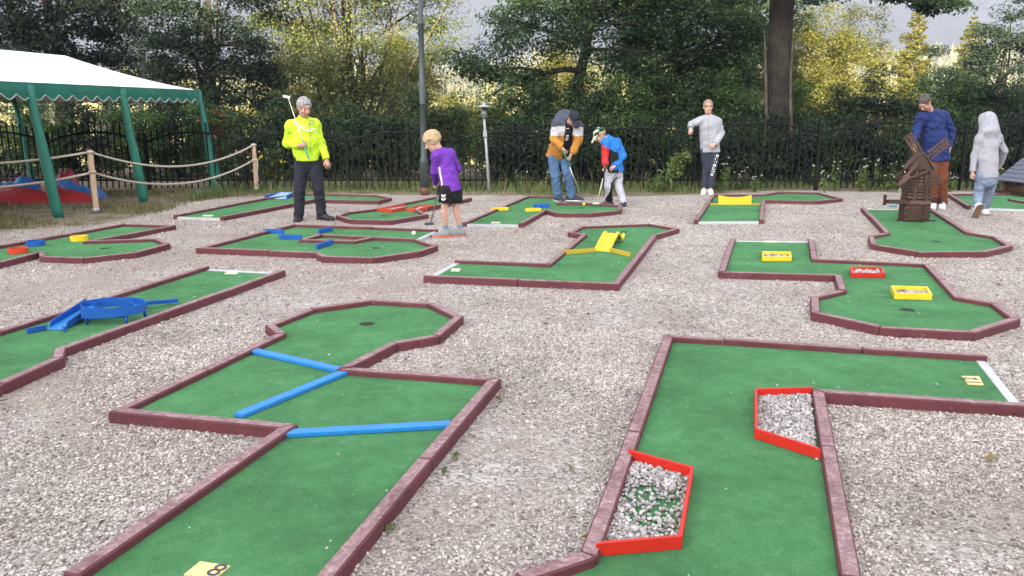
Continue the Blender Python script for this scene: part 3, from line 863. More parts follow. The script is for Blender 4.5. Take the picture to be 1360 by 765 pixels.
# ------------------------------------------------------------------ white and green party tent
M_CANVAS = pmat('white_canvas', (0.86, 0.87, 0.88), 0.5, 0.05, 3, 0.15, bscale=9)
M_TGREEN = pmat('green_canvas', (0.014, 0.15, 0.108), 0.42, 0.25, 5, 0.25, bscale=12)
M_LINING = pmat('grey_lining', (0.52, 0.54, 0.53), 0.6, 0.12, 4, 0.1)
M_STEEL = pmat('galvanised_steel', (0.42, 0.43, 0.44), 0.4, 0.2, 20, 0.05, metallic=0.6)
def tent():
    ex = lambda Y: -6.64 + (Y - 11.5) * (0.77 / 4.2)
    Y0, Y1, W, ze, zr = 6.2, 15.75, 4.0, 1.86, 2.46
    root = thing('party_tent', 'white roofed party tent with scalloped green trim and green wrapped legs', 'tent', (ex(11.5), 11.5, 0))
    A, B = np.array([ex(Y0), Y0, ze]), np.array([ex(Y1), Y1, ze])
    dv = np.array([-W, 0.18 * W, 0])
    C, D = B + dv, A + dv
    mid = dv / 2
    ax = (B - A) / np.linalg.norm(B - A)
    r1 = B + mid - ax * 0.95 + np.array([0, 0, zr - ze]); r0 = A + mid + ax * 0.95 + np.array([0, 0, zr - ze])
    # roof as sagging patches
    m = MB()
    def patch(p, q, r, s, n=14, sag=0.055):
        V = [[None] * (n + 1) for _ in range(n + 1)]
        for i in range(n + 1):
            for j in range(n + 1):
                u, v = i / n, j / n
                pt = (p * (1 - u) + q * u) * (1 - v) + (s * (1 - u) + r * u) * v
                pt = pt + np.array([0, 0, -sag * 4 * v * (1 - v) * (0.75 + 0.25 * math.cos(u * 8 * math.pi))])
                V[i][j] = m.bm.verts.new(tuple(pt))
        for i in range(n):
            for j in range(n): m.bm.faces.new((V[i][j], V[i + 1][j], V[i + 1][j + 1], V[i][j + 1]))
    patch(A, B, r1, r0, 24); patch(B, C, r1, r1 + np.array([0.001, 0, 0])); patch(C, D, r0, r1, 24); patch(D, A, r0, r0 + np.array([0.001, 0, 0]))
    bmesh.ops.remove_doubles(m.bm, verts=m.bm.verts[:], dist=0.0005)
    # thickness
    ob = m.build('roof_canvas', M_CANVAS, root, smooth=False)
    for P, Q in ((A, B), (B, C), (C, D), (D, A)):
        n = int(np.linalg.norm(Q - P) / 0.02); L = np.linalg.norm(Q - P)
        out = np.cross(Q - P, [0, 0, 1]); out = out / np.linalg.norm(out) * 0.02
        b = MB(); li = MB(); rows = []
        for i in range(n + 1):
            f = i / n; p = P + (Q - P) * f; s = f * L
            wv = 0.012 * math.sin(s * 4.1) + 0.008 * math.sin(s * 11)
            dep = 0.15 + 0.075 * abs(math.sin(s * math.pi / 0.27)) ** 1.2
            o2 = out * (1 + wv * 20)
            rows.append((p + out * 0.6 + np.array([0, 0, 0.012]), p + o2 - np.array([0, 0, dep * 0.5]), p + o2 * 0.9 - np.array([0, 0, dep])))
        vr = [[b.bm.verts.new(tuple(x)) for x in r] for r in rows]
        inn = [[b.bm.verts.new(tuple(x - out * 0.22)) for x in r] for r in rows]
        for i in range(n):
            for k in range(2):
                b.bm.faces.new((vr[i][k], vr[i + 1][k], vr[i + 1][k + 1], vr[i][k + 1]))
                b.bm.faces.new((inn[i][k + 1], inn[i + 1][k + 1], inn[i + 1][k], inn[i][k]))
            b.bm.faces.new((vr[i][2], vr[i + 1][2], inn[i + 1][2], inn[i][2]))
        va = b.build('valance', M_TGREEN, root)
        # white piping along the scallops
        MB().tube([r[2] for r in rows], 0.007, 5).build('piping', M_LINING, va)
        # inner grey lining band just behind the trim
        i0 = -out * 2.2
        li.hull8([P + i0 + [0, 0, -.20], Q + i0 + [0, 0, -.20], Q + i0 * 1.3 + [0, 0, -.20], P + i0 * 1.3 + [0, 0, -.20], P + i0 + [0, 0, -.02], Q + i0 + [0, 0, -.02], Q + i0 * 1.3 + [0, 0, -.02], P + i0 * 1.3 + [0, 0, -.02]])
        li.build('frame_pole', M_LINING, root)
    def leg(p, wt, wb, seed):
        rng = random.Random(seed); b = MB(); rings = []
        N = 16
        for i in range(N + 1):
            f = i / N; z = (ze - 0.02) * (1 - f) + 0.01 * f
            w_ = wt + (wb - wt) * f ** 1.3
            rings.append([b.bm.verts.new((p[0] + 0.20 * (i / N) + math.cos(a) * w_ * (0.5 + 0.05 * math.sin(9 * f + seed + k)) + rng.uniform(-.006, .006), p[1] + math.sin(a) * w_ * 0.42 + rng.uniform(-.006, .006), z)) for k, a in enumerate(2 * math.pi * kk / 10 for kk in range(10))])
        for r0, r1 in zip(rings, rings[1:]):
            for k in range(10):
                f = b.bm.faces.new((r0[k], r0[(k + 1) % 10], r1[(k + 1) % 10], r1[k])); f.smooth = True
        b.bm.faces.new(rings[0]); b.bm.faces.new(rings[-1][::-1])
        o = b.build('leg', M_TGREEN, root)
        MB().box((p[0] + 0.20, p[1], 0.008), (0.12, 0.12, 0.016)).build('foot_plate', M_STEEL, o)
    for k, Y in enumerate((15.68, 13.45, 11.5, 9.3, 7.2)):
        leg((ex(Y) + 0.0, Y), 0.125 if k else 0.07, 0.165 if k else 0.27, k)
        leg((ex(Y) + dv[0] + 0.08, Y + dv[1]), 0.10, 0.13, k + 9)
tent()

# ------------------------------------------------------------------ rope barrier
M_POST = pmat('weathered_wood', (0.46, 0.33, 0.22), 0.7, 0.35, 10, 0.3, stretch=(6, 6, 0.8))
M_ROPE = pmat('hemp_rope', (0.50, 0.44, 0.36), 0.85, 0.25, 60, 0.6, bscale=220)
def rope_post(u, v, top, label):
    p = at(u, v, 0); r = thing('rope_post', label, 'rope post', tuple(p), 'posts of the rope barrier')
    MB().lathe(p, [(0.045, 0), (0.045, 0.05), (0.04, 0.055), (0.04, top - .02), (0.03, top)], 12).build('pole', M_POST, r)
    MB().lathe(p, [(0.055, 0), (0.055, 0.07), (0.047, 0.08)], 12).build('base_sleeve', M_STEEL, r)
    for z in (top - 0.03, top * 0.66):
        MB().lathe(p + np.array([0, 0, z - 0.025]), [(0.046, 0), (0.054, 0.012), (0.054, 0.03), (0.046, 0.04)], 12).build('rope_collar', M_ROPE, r)
    return p, top
pa = rope_post(-185, 305, 0.93, 'wooden rope post nearest the viewer by the tent')
pb = rope_post(128.5, 283, 0.93, 'wooden rope post in front of the green tent leg')
pc = rope_post(341, 254.5, 0.90, 'wooden rope post by the fence right of the tent')
def rope(p, q, z0, z1, sag, label):
    a = np.array([p[0], p[1], z0]); b = np.array([q[0], q[1], z1]); N = 26
    pts = [a + (b - a) * (i / N) - np.array([0, 0, sag * 4 * (i / N) * (1 - i / N)]) for i in range(N + 1)]
    o = MB().tube(pts, 0.017, 7).build('barrier_rope', M_ROPE)
    tag(o, label, 'rope', 'ropes of the barrier')
rope(pa[0], pb[0], .90, .90, .12, 'upper barrier rope running off the left edge of the photo')
rope(pa[0], pb[0], .58, .60, .14, 'lower barrier rope running off the left edge of the photo')
rope(pb[0], pc[0], .90, .87, .30, 'upper slack rope hanging between the two right hand posts')
rope(pb[0], pc[0], .60, .60, .30, 'lower slack rope hanging between the two right hand posts')
o = MB().tube([pc[0] + np.array([.05 + .012 * math.sin(i), -.03, .62 - i * 0.06]) for i in range(8)], 0.014, 6).build('rope_tail', M_ROPE); tag(o, 'loose rope end hanging down the post right of the tent', 'rope')

# ------------------------------------------------------------------ deflated inflatable
M_PVCR = pmat('red_pvc', (0.36, 0.022, 0.028), 0.4, 0.35, 4, 0.3, bscale=8)
M_PVCB = pmat('blue_pvc', (0.03, 0.17, 0.50), 0.38, 0.35, 4, 0.3, bscale=8)
M_PVCP = pmat('crimson_pvc', (0.30, 0.016, 0.05), 0.4, 0.35, 4, 0.3, bscale=8)
def heap(name, c, rx, ry, h, mat, root, seed, rough=0.35):
    n, k = 46, 16; b = MB(); rs = []
    s = seed * 1.7
    for j in range(k + 1):
        f = j / k; ring = []
        for i in range(n):
            a = 2 * math.pi * i / n
            rr = 1 + 0.12 * math.sin(3 * a + s) + 0.07 * math.sin(7 * a + 2 * s)
            x = rx * f * rr * math.cos(a); y = ry * f * rr * math.sin(a)
            z = h * (1 - f ** 4) ** .75 * (1 + .12 * abs(math.sin(x * 14 + y * 9 + s)) - .10 * abs(math.sin(y * 19 - x * 6 + s)) + rough * math.sin(x * 5 + s + 1.5 * math.sin(y * 4)) + rough * 0.6 * math.sin(y * 9 + x * 6 + s) + rough * .3 * math.sin(x * 17 + s)) 
            ring.append(b.bm.verts.new((c[0] + x, c[1] + y, max(z, 0) + 0.004)))
        rs.append(ring)
    for r0, r1 in zip(rs, rs[1:]):
        for i in range(n):
            f = b.bm.faces.new((r0[i], r1[i], r1[(i + 1) % n], r0[(i + 1) % n])); f.smooth = True
    bmesh.ops.remove_doubles(b.bm, verts=b.bm.verts[:], dist=0.0008)
    return b.build(name, mat, root)
root = thing('deflated_inflatable', 'deflated red and blue inflatable heaped on the ground under the tent', 'inflatable', (-7.6, 12.6, 0))
heap('red_sheet', at(20, 268, 0), 1.2, 0.5, 0.20, M_PVCR, root, 1, .14)
heap('red_sheet', at(82, 266, 0), 0.60, 0.40, 0.17, M_PVCR, root, 5, .2)
heap('blue_sheet', at(105, 262, 0), 0.50, 0.35, 0.22, M_PVCB, root, 2, 0.25)
heap('blue_sheet', at(15, 261, 0), 0.5, 0.35, 0.29, M_PVCB, root, 3, 0.15)
heap('crimson_bundle', at(90, 259, 0), 0.21, 0.18, 0.40, M_PVCP, root, 4, 0.06)

# ------------------------------------------------------------------ lamps
M_LAMP = pmat('dark_grey_post_paint', (0.055, 0.068, 0.075), 0.5, 0.2, 6, 0.1)
M_RUST = pmat('rusty_base', (0.16, 0.085, 0.05), 0.8, 0.4, 14, 0.3)
p = at(564, 259, 0)
root = thing('lamp_post', 'tall dark grey lamp post with a thick lower shaft in front of the fence', 'lamp post', tuple(p))
MB().lathe(p, [(0.08, 0.0), (0.08, 0.14)], 16).build('base', M_RUST, root)
MB().lathe(p, [(0.078, 0.14), (0.078, 0.58), (0.082, 0.59), (0.082, 0.62), (0.056, 0.67), (0.055, 1.6), (0.058, 1.602), (0.058, 1.63), (0.054, 1.632), (0.048, 2.95), (0.055, 2.955), (0.055, 3.0), (0.046, 3.005), (0.040, 4.6), (0.02, 4.62)], 16).build('shaft', M_LAMP, root)
MB().beam(p + np.array([0.03, 0, 3.02]), p + np.array([0.17, 0, 3.09]), 0.02, 0.02).build('bracket', M_LAMP, root)
MB().lathe(p + np.array([0, 0, 4.6]), [(0.05, 0), (0.16, 0.08), (0.2, 0.3), (0.28, 0.34), (0.05, 0.46)], 16).build('lamp_head', M_LAMP, root)

M_GALV = pmat('grey_galvanised_pole', (0.33, 0.35, 0.36), 0.5, 0.2, 20, 0.1)
M_GLASSY = pmat('frosted_lamp_glass', (0.12, 0.13, 0.13), 0.25, 0.3, 8, 0.05)
a = at(650, 255.5, 0); top = atY(643, 158, a[1])
root = thing('park_lamp', 'short leaning grey park lamp with a flat disc shade in front of the fence', 'park lamp', tuple(a))
MB().tube([a, a + (top - a) * 0.5, top], [0.03, 0.026, 0.024], 10).build('pole', M_GALV, root)
MB().box(a + (top - a) * 0.80 + np.array([0, -0.03, 0]), (0.07, 0.05, 0.12), bevel=0.008).build('junction_box', M_GALV, root)
MB().lathe(top, [(0.03, 0), (0.055, 0.02), (0.06, 0.07), (0.052, 0.20)], 14).build('lamp_glass', M_GLASSY, root)
MB().lathe(top, [(0.055, 0.20), (0.155, 0.215), (0.15, 0.225), (0.05, 0.25), (0.03, 0.27), (0.026, 0.31), (0.01, 0.315)], 18).build('disc_shade', M_GALV, root)

# ------------------------------------------------------------------ wooden windmill
M_DWOOD = pmat('dark_stained_wood', (0.050, 0.024, 0.017), 0.6, 0.4, 10, 0.3, stretch=(3, 3, 3))
M_DWOOD2 = pmat('worn_stained_wood', (0.105, 0.056, 0.040), 0.65, 0.4, 12, 0.3)
def windmill():
    p = at(1213, 293, TURF_Z); p[2] = TURF_Z
    root = thing('windmill_obstacle', 'dark brown wooden model windmill with slatted sails on the right lane', 'model windmill', tuple(p))
    N = 8; a0 = 0.25
    def octa(r, z): return [p + np.array([.84 * r * math.cos(a0 + 2 * math.pi * k / N), .84 * r * math.sin(a0 + 2 * math.pi * k / N), z]) for k in range(N)]
    def frus(r0, z0, r1, z1):
        A, B = octa(r0, z0), octa(r1, z1); b = MB(); lo = [b.bm.verts.new(tuple(x)) for x in A]; hi = [b.bm.verts.new(tuple(x)) for x in B]
        for k in range(N): b.bm.faces.new((lo[k], lo[(k + 1) % N], hi[(k + 1) % N], hi[k]))
        b.bm.faces.new(lo[::-1]); b.bm.faces.new(hi); return b
    frus(0.205, 0.004, 0.20, 0.25).build('lower_drum', M_DWOOD, root)
    frus(0.245, 0.245, 0.215, 0.285).build('skirt', M_DWOOD2, root)
    frus(0.195, 0.285, 0.135, 0.70).build('tower', M_DWOOD, root)
    # horizontal half logs on the faces, corner posts
    b = MB()
    def logs(r0, z0, r1, z1, n, rad):
        for i in range(n):
            f = (i + 0.5) / n; z = z0 + (z1 - z0) * f; r = r0 + (r1 - r0) * f
            O = octa(r * 0.995, z)
            for k in range(N): b.tube([O[k], O[(k + 1) % N]], rad, 6)
    logs(0.205, 0.02, 0.20, 0.245, 6, 0.02); logs(0.192, 0.30, 0.133, 0.70, 9, 0.023)
    b.build('log_courses', M_DWOOD2, root)
    b = MB()
    for A, B in zip(octa(0.205, 0.285), octa(0.145, 0.71)): b.beam(A, B, 0.035, 0.03)
    for A, B in zip(octa(0.213, 0.0), octa(0.208, 0.245)): b.beam(A, B, 0.035, 0.03)
    b.build('corner_posts', M_DWOOD, root)
    # windows and door
    def facing(k, z, r): 
        a = a0 + 2 * math.pi * (k + .5) / N; return p + np.array([.87 * r * math.cos(a), .87 * r * math.sin(a), z]), rotz(a - math.pi / 2)
    for k in (4, 5, 6):
        for z, r, w_, h_ in ((0.46, 0.180, 0.065, 0.10), (0.11, 0.212, 0.07, 0.11)):
            if k == 4 and z < .2: h_ = 0.18
            c, M = facing(k, z, r)
            fr = MB().box(c, (w_, 0.03, h_), M).build('window', M_DWOOD2, root)
            b = MB()
            for sx in (-1, 1):
                for sz in (-1, 1): b.box(c + np.array(M @ Vector((sx * w_ * .22, 0.005, sz * h_ * .22))), (w_ * .3, 0.03, h_ * .3), M)
            b.build('pane', M_CUP, fr)
    # gallery beams
    b = MB()
    b.beam(p + np.array([-0.38, 0.10, .25]), p + np.array([0.44, 0.16, .25]), 0.045, 0.05)
    b.beam(p + np.array([-0.36, -0.02, .262]), p + np.array([-0.12, -0.10, .262]), 0.04, 0.05)
    b.beam(p + np.array([-0.37, 0.10, .20]), p + np.array([-0.37, 0.10, .34]), 0.03, 0.03)
    b.beam(p + np.array([0.40, 0.16, .22]), p + np.array([0.40, 0.16, .30]), 0.16, 0.03)
    b.beam(p + np.array([-0.26, -0.05, .006]), p + np.array([0.26, -0.08, .006]), 0.03, 0.02)
    b.build('gallery', M_DWOOD, root)
    # cap: a gable roof of planks
    def cap(u, v_, z):  # local, u across, v along
        a = -0.35; return p + np.array([u * math.cos(a) - v_ * math.sin(a), u * math.sin(a) + v_ * math.cos(a), z])
    b = MB(); b.hull8([cap(-.15, -.16, .70), cap(.15, -.16, .70), cap(.15, .16, .70), cap(-.15, .16, .70), cap(-.03, -.15, .90), cap(.03, -.15, .90), cap(.03, .15, .90), cap(-.03, .15, .90)]); b.build('cap', M_DWOOD, root)
    b = MB()
    for s in (-1, 1):
        for i in range(5):
            f0 = i / 5; u = s * (0.165 - 0.145 * f0); z = 0.70 + 0.215 * f0 + 0.02
            b.beam(cap(u, -.18, z), cap(u, .18, z), 0.05, 0.014, up=tuple(cap(s, 0, .9) - cap(0, 0, .2)))
    b.build('roof_planks', M_DWOOD2, root)
    # sails behind the cap
    hub = p + np.array([0.165, 0.24, .80])
    MB().tube([p + np.array([0, 0, .76]), hub + np.array([0, .03, 0])], 0.025, 8).build('axle', M_DWOOD, root)
    for a in (R(37), R(128), R(217), R(-51)):
        d = np.array([math.cos(a), 0.12 * math.cos(a), math.sin(a)]); d /= np.linalg.norm(d)
        n_ = np.array([-d[2], 0, d[0]])
        b = MB(); 
        for o in (-0.05, 0.05): b.beam(hub + d * 0.10 + n_ * o, hub + d * 0.43 + n_ * o, 0.02, 0.022, up=(0, 1, 0))
        b.beam(hub, hub + d * 0.43 + n_ * 0, 0.016, 0.02, up=(0, 1, 0))
        for i in range(9):
            s = 0.12 + 0.038 * i; b.beam(hub + d * s - n_ * 0.056, hub + d * s + n_ * 0.056, 0.012, 0.018, up=(0, 1, 0))
        b.build('sail', M_DWOOD2, root)
    b = MB(); b.beam(p + np.array([-.33, -.19, .53]), p + np.array([.19, -.17, .755]), 0.025, 0.025)
    b.beam(p + np.array([-.10, -.17, .78]), p + np.array([-.36, -.23, .51]), 0.03, 0.03)
    b.tube([p + np.array([-.36, -.22, .48]), p + np.array([-.22, -.20, .62])], 0.035, 8)
    b.build('tail_pole', M_DWOOD2, root)
windmill()

# ------------------------------------------------------------------ little log house
M_SHING = pmat('blue_grey_shingle', (0.13, 0.145, 0.20), 0.6, 0.35, 16, 0.2)
def log_house():
    p = at(1378, 259, TURF_Z)
    root = thing('log_house_obstacle', 'little dark log house with a blue grey shingle roof at the right edge', 'model house', tuple(p))
    hw, hd, hh = 0.38, 0.34, 0.28
    M = rotz(0.12)
    L = lambda x, y, z: p + np.array(M @ Vector((x, y, z)))
    MB().box(L(0, 0, .03), (hw * 2 + .22, hd * 2 + .2, .05), M, bevel=.005).build('base_board', M_DWOOD, root)
    MB().hull8([L(-hw, -hd, .05), L(hw, -hd, .05), L(hw, hd, .05), L(-hw, hd, .05), L(-hw, -hd, hh), L(hw, -hd, hh), L(hw, hd, hh), L(-hw, hd, hh)]).build('wall', M_DWOOD, root)
    b = MB()
    for i in range(6):
        z = .075 + i * .042
        for y in (-hd, hd): b.tube([L(-hw - .04, y, z), L(hw + .04, y, z)], .022, 6)
        for x in (-hw, hw): b.tube([L(x, -hd - .04, z), L(x, hd + .04, z)], .022, 6)
    b.build('log_courses', M_DWOOD2, root)
    zt = hh + .33
    b = MB()
    for y in (-hd, hd - .02):
        v = [b.bm.verts.new(tuple(L(x, yy, z))) for yy in (y, y + .02) for x, z in ((-hw, hh), (hw, hh), (0, zt - .02))]
        b.bm.faces.new(v[:3]); b.bm.faces.new(v[3:][::-1])
        for i in range(3): b.bm.faces.new((v[i], v[3 + i], v[3 + (i + 1) % 3], v[(i + 1) % 3]))
    b.build('gable', M_DWOOD, root)
    rf = MB()
    for s in (-1, 1):
        for r in range(6):
            f0, f1 = r / 6, (r + 1.12) / 6
            x0, z0 = s * (hw + .12) * (1 - f0), hh - .07 + (zt - hh + .07) * f0
            x1, z1 = s * (hw + .12) * (1 - f1), hh - .07 + (zt - hh + .07) * f1
            nn = 6
            for k in range(nn):
                ya, yb = -hd - .12 + (2 * hd + .24) * k / nn + .004, -hd - .12 + (2 * hd + .24) * (k + 1) / nn - .004
                dz = random.uniform(0, .006)
                rf.hull8([L(x0, ya, z0 + .022 + dz), L(x0, yb, z0 + .022 + dz), L(x1, yb, z1 + .008), L(x1, ya, z1 + .008), L(x0, ya, z0 + .036 + dz), L(x0, yb, z0 + .036 + dz), L(x1, yb, z1 + .02), L(x1, ya, z1 + .02)])
    rf.build('roof', M_SHING, root)
    w_ = MB().box(L(-hw - .02, -.02, .19), (.03, .13, .11), M).build('window', M_DWOOD2, root)
    MB().box(L(-hw - .032, -.02, .19), (.012, .10, .08), M).build('pane', M_CUP, w_)
    w_ = MB().box(L(0, -hd - .02, .17), (.16, .03, .22), M).build('door', M_DWOOD2, root)
log_house()
# ------------------------------------------------------------------ foliage
def leafmat(name, stops, trans=0.38, rough=0.55):
    m, t = newmat(name)
    isl = t.n('ShaderNodeNewGeometry').outputs['Random Per Island']
    n1 = noise(t, objco(t), 0.9, 3, 0.6)
    f = math_(t, 'ADD', math_(t, 'MULTIPLY', isl, 0.65), math_(t, 'MULTIPLY', maprange(t, n1, 0.3, 0.7), 0.35))
    c = ramp(t, f, stops)
    b = t.n('ShaderNodeBsdfPrincipled', inp={'Base Color': c, 'Roughness': rough, 'Specular IOR Level': 0.3})
    tr = t.n('ShaderNodeBsdfTranslucent', inp={'Color': c})
    mx_ = t.n('ShaderNodeMixShader', inp={0: trans}); t.l(b.outputs[0], mx_.inputs[1]); t.l(tr.outputs[0], mx_.inputs[2])
    o = t.n('ShaderNodeOutputMaterial'); t.l(mx_.outputs[0], o.inputs[0])
    return m
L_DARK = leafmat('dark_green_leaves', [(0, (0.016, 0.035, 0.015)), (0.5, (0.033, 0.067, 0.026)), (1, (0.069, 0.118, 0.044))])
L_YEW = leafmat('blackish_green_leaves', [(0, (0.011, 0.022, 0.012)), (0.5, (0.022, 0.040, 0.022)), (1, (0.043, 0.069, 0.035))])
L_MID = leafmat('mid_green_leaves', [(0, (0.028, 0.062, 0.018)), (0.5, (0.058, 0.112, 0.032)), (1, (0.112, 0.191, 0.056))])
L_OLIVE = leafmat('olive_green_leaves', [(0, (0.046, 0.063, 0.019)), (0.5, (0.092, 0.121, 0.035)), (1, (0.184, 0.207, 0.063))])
L_SUNGOLD = leafmat('sun_gold_leaves', [(0, (0.06, 0.085, 0.016)), (0.5, (0.14, 0.145, 0.028)), (1, (0.26, 0.22, 0.045))], 0.45)  # yellow of the low sun is put into these leaf colours
L_WEED = leafmat('weed_green', [(0, (0.046, 0.086, 0.021)), (0.5, (0.098, 0.161, 0.040)), (1, (0.218, 0.276, 0.092))], 0.3)
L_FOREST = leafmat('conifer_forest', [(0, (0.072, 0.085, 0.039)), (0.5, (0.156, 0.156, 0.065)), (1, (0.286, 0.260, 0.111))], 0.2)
def barkmat(name, a, b_):
    m, t = newmat(name)
    mp = t.n('ShaderNodeMapping'); mp.inputs['Scale'].default_value = (1, 1, 0.22); t.l(objco(t), mp.inputs[0])
    n1 = noise(t, mp.outputs[0], 26, 6, 0.7, 0.4); n2 = noise(t, objco(t), 2.0, 4, 0.6)
    c = ramp(t, n1, [(0.35, a), (0.65, b_)])
    c = mixc(t, maprange(t, n2, 0.5, 0.75, 0, 0.4), c, (0.10, 0.11, 0.075))
    finish(t, c, 0.9, bump(t, n1, 0.9, 0.04), 0, 0.15); return m
BARK = barkmat('grey_bark', (0.035, 0.028, 0.022), (0.13, 0.11, 0.09))
BARKD = barkmat('dark_bark', (0.016, 0.012, 0.010), (0.055, 0.043, 0.034))

def leaf_quads(C, N, S, rng, ratio=0.55):
    """one rhombus leaf at every centre C with normal N and length S"""
    n = len(C)
    N = N / (np.linalg.norm(N, axis=1, keepdims=True) + 1e-9)
    T = rng.normal(0, 1, (n, 3)); T -= N * (T * N).sum(1, keepdims=True); T /= np.linalg.norm(T, axis=1, keepdims=True) + 1e-9
    B = np.cross(N, T)
    S = S[:, None]
    a = C - T * S * 0.5; c_ = C + T * S * 0.5
    b = C + B * S * ratio * 0.5 + N * S * 0.08; d = C - B * S * ratio * 0.5 + N * S * 0.08
    V = np.stack([a, b, c_, d], 1).reshape(-1, 3)
    Q = np.arange(n * 4, dtype=np.int32).reshape(-1, 4)
    return V, Q

def clump_leaves(cl, per, spread, size, rng, flat=0.6, up=0.8):
    """leaves scattered round clump centres; flat squashes each clump, up makes leaves face the sky"""
    n = len(cl) * per
    C = np.repeat(cl, per, 0); sp = np.repeat(spread, per)[:, None] if np.ndim(spread) else spread
    O = rng.normal(0, 1, (n, 3)); O /= (np.linalg.norm(O, axis=1, keepdims=True) + 1e-9); O *= rng.uniform(0, 1, (n, 1)) ** 0.45
    O *= np.array([1, 1, flat])
    C = C + O * sp
    N = O * 0.7 + rng.normal(0, 0.45, (n, 3)) + np.array([0, 0, up])
    return leaf_quads(C, N, size * rng.uniform(0.6, 1.35, n), rng)

def trunk_mesh(paths, name, mat, root, n=9):
    b = MB()
    for pts, rad in paths: b.tube(pts, rad, n, cap=True)
    return b.build(name, mat, root, smooth=True)

def bend(a, b, k, rng, n=6, droop=0.0):
    a = np.array(a, float); b = np.array(b, float); L = np.linalg.norm(b - a)
    w1 = rng.normal(0, k * L, 3); w2 = rng.normal(0, k * L * .5, 3)
    return [a + (b - a) * (i / n) + w1 * math.sin(math.pi * i / n) + w2 * math.sin(2 * math.pi * i / n) + np.array([0, 0, droop * L * math.sin(math.pi * i / n)]) for i in range(n + 1)]

def crown_points(c, r, n, rng, shell=0.5, low=-1.0):
    """clump centres inside an uneven ellipsoid"""
    out = []
    while len(out) < n:
        d = rng.normal(0, 1, 3); d /= np.linalg.norm(d)
        if d[2] < low: continue
        w_ = 1 + 0.22 * math.sin(3 * d[0] * 2 + c[0]) + 0.18 * math.sin(5 * d[1] + 4 * d[2] + c[1])
        f = rng.uniform(shell, 1) ** 0.7
        out.append(np.array(c) + d * f * w_ * np.array(r))
    return np.array(out)

def broadleaf(name, label, base, h, trunk_r, cc, cr, mat, bark, seed, nclump=170, per=110, spread=0.55, size=0.13, flat=0.5, group=None, limbs=14, fork=0.35, cat='tree', low=-1.0, extra=None, trunk_top=None):
    rng = np.random.default_rng(seed)
    root = thing(name, label, cat, tuple(base), group)
    base = np.array(base, float)
    cl = crown_points(cc, cr, nclump, rng, low=low)
    if extra is not None: cl = np.concatenate([cl, np.array(extra)])
    tt = np.array(trunk_top if trunk_top is not None else (cc[0], cc[1], cc[2] + cr[2] * 0.4), float)
    tp = bend(base - np.array([0, 0, .3]), tt, 0.025, rng, 10)
    rad = [trunk_r * (1.35 if i == 0 else 1.12 if i == 1 else 1.0) * (1 - 0.8 * (i / 10) ** 1.2) for i in range(11)]
    paths = [(tp, rad)]
    sel = rng.choice(len(cl), min(limbs, len(cl)), replace=False)
    for s in sel:
        i = int(rng.integers(int(10 * fork), 9)); e = cl[s]
        r0 = rad[i] * 0.36
        paths.append((bend(tp[i], e, 0.06, rng, 6), [r0 * (1 - 0.85 * k / 6) + 0.004 for k in range(7)]))
    trunk_mesh(paths, 'trunk', bark, root)
    V, Q = clump_leaves(cl, int(per * 1.7), spread * rng.uniform(0.7, 1.35, len(cl)), size * .78, rng, flat)
    link('crown', mesh_np('crown', V, quads=Q), mat, root)
    return root

def conifer(name, label, base, h, r, mat, bark, seed, tiers=26, size=0.16, per=260, group=None, droop=-0.22, lean=0.0, bare=0.12):
    """spruce or larch: whorls of drooping boughs, thinning to a point"""
    rng = np.random.default_rng(seed); base = np.array(base, float)
    root = thing(name, label, 'tree', tuple(base), group)
    paths = [([base + np.array([lean * z, 0, z * h - .2]) for z in (0, .25, .5, .75, 1)], [h * .016, h * .013, h * .009, h * .005, .01])]
    Cs, Ns = [], []
    for k in range(tiers):
        f = bare + (1 - bare) * (k + rng.uniform(-.3, .3)) / tiers; z = h * f
        rr = r * (1 - f) ** 0.75 * rng.uniform(0.75, 1.2) + 0.12
        for j in range(int(5 + 4 * (1 - f))):
            a = rng.uniform(0, 6.283); L = rr * rng.uniform(0.6, 1.1)
            e = np.array([math.cos(a) * L, math.sin(a) * L, droop * L])
            s = base + np.array([lean * z, 0, z])
            paths.append(([s, s + e * 0.5 + np.array([0, 0, -.03 * L]), s + e], [.02 + .01 * L, .012, .005]))
            m = int(per * L / r * 0.5) + 8
            t_ = rng.uniform(0.12, 1.05, m) ** 0.8
            side = rng.normal(0, 0.17, m) * (1.1 - 0.6 * t_) * L
            P = s + t_[:, None] * e + np.stack([-math.sin(a) * side, math.cos(a) * side, rng.normal(-0.05, 0.10, m) * L * 0.6 - 0.06 * np.abs(side)], -1)
            Cs.append(P); Ns.append(np.tile([math.cos(a) * .3, math.sin(a) * .3, 0.9], (m, 1)) + rng.normal(0, .5, (m, 3)))
    trunk_mesh(paths, 'trunk', bark, root, 5)
    C, N = np.concatenate(Cs), np.concatenate(Ns)
    V, Q = leaf_quads(C, N, size * rng.uniform(.6, 1.3, len(C)), rng, 0.42)
    link('crown', mesh_np('crown', V, quads=Q), mat, root)
    return root

G = lambda x, y: (x, y, float(hgt(x, y)))
def spot(u, Y): 
    x = (u - CX) / F_PX * Y * (1 / FWD[1]) * 0.985; return x
def zat(v, Y): return float(atY(680, v, Y)[2])
def xat(u, v, Y): return float(atY(u, v, Y)[0])

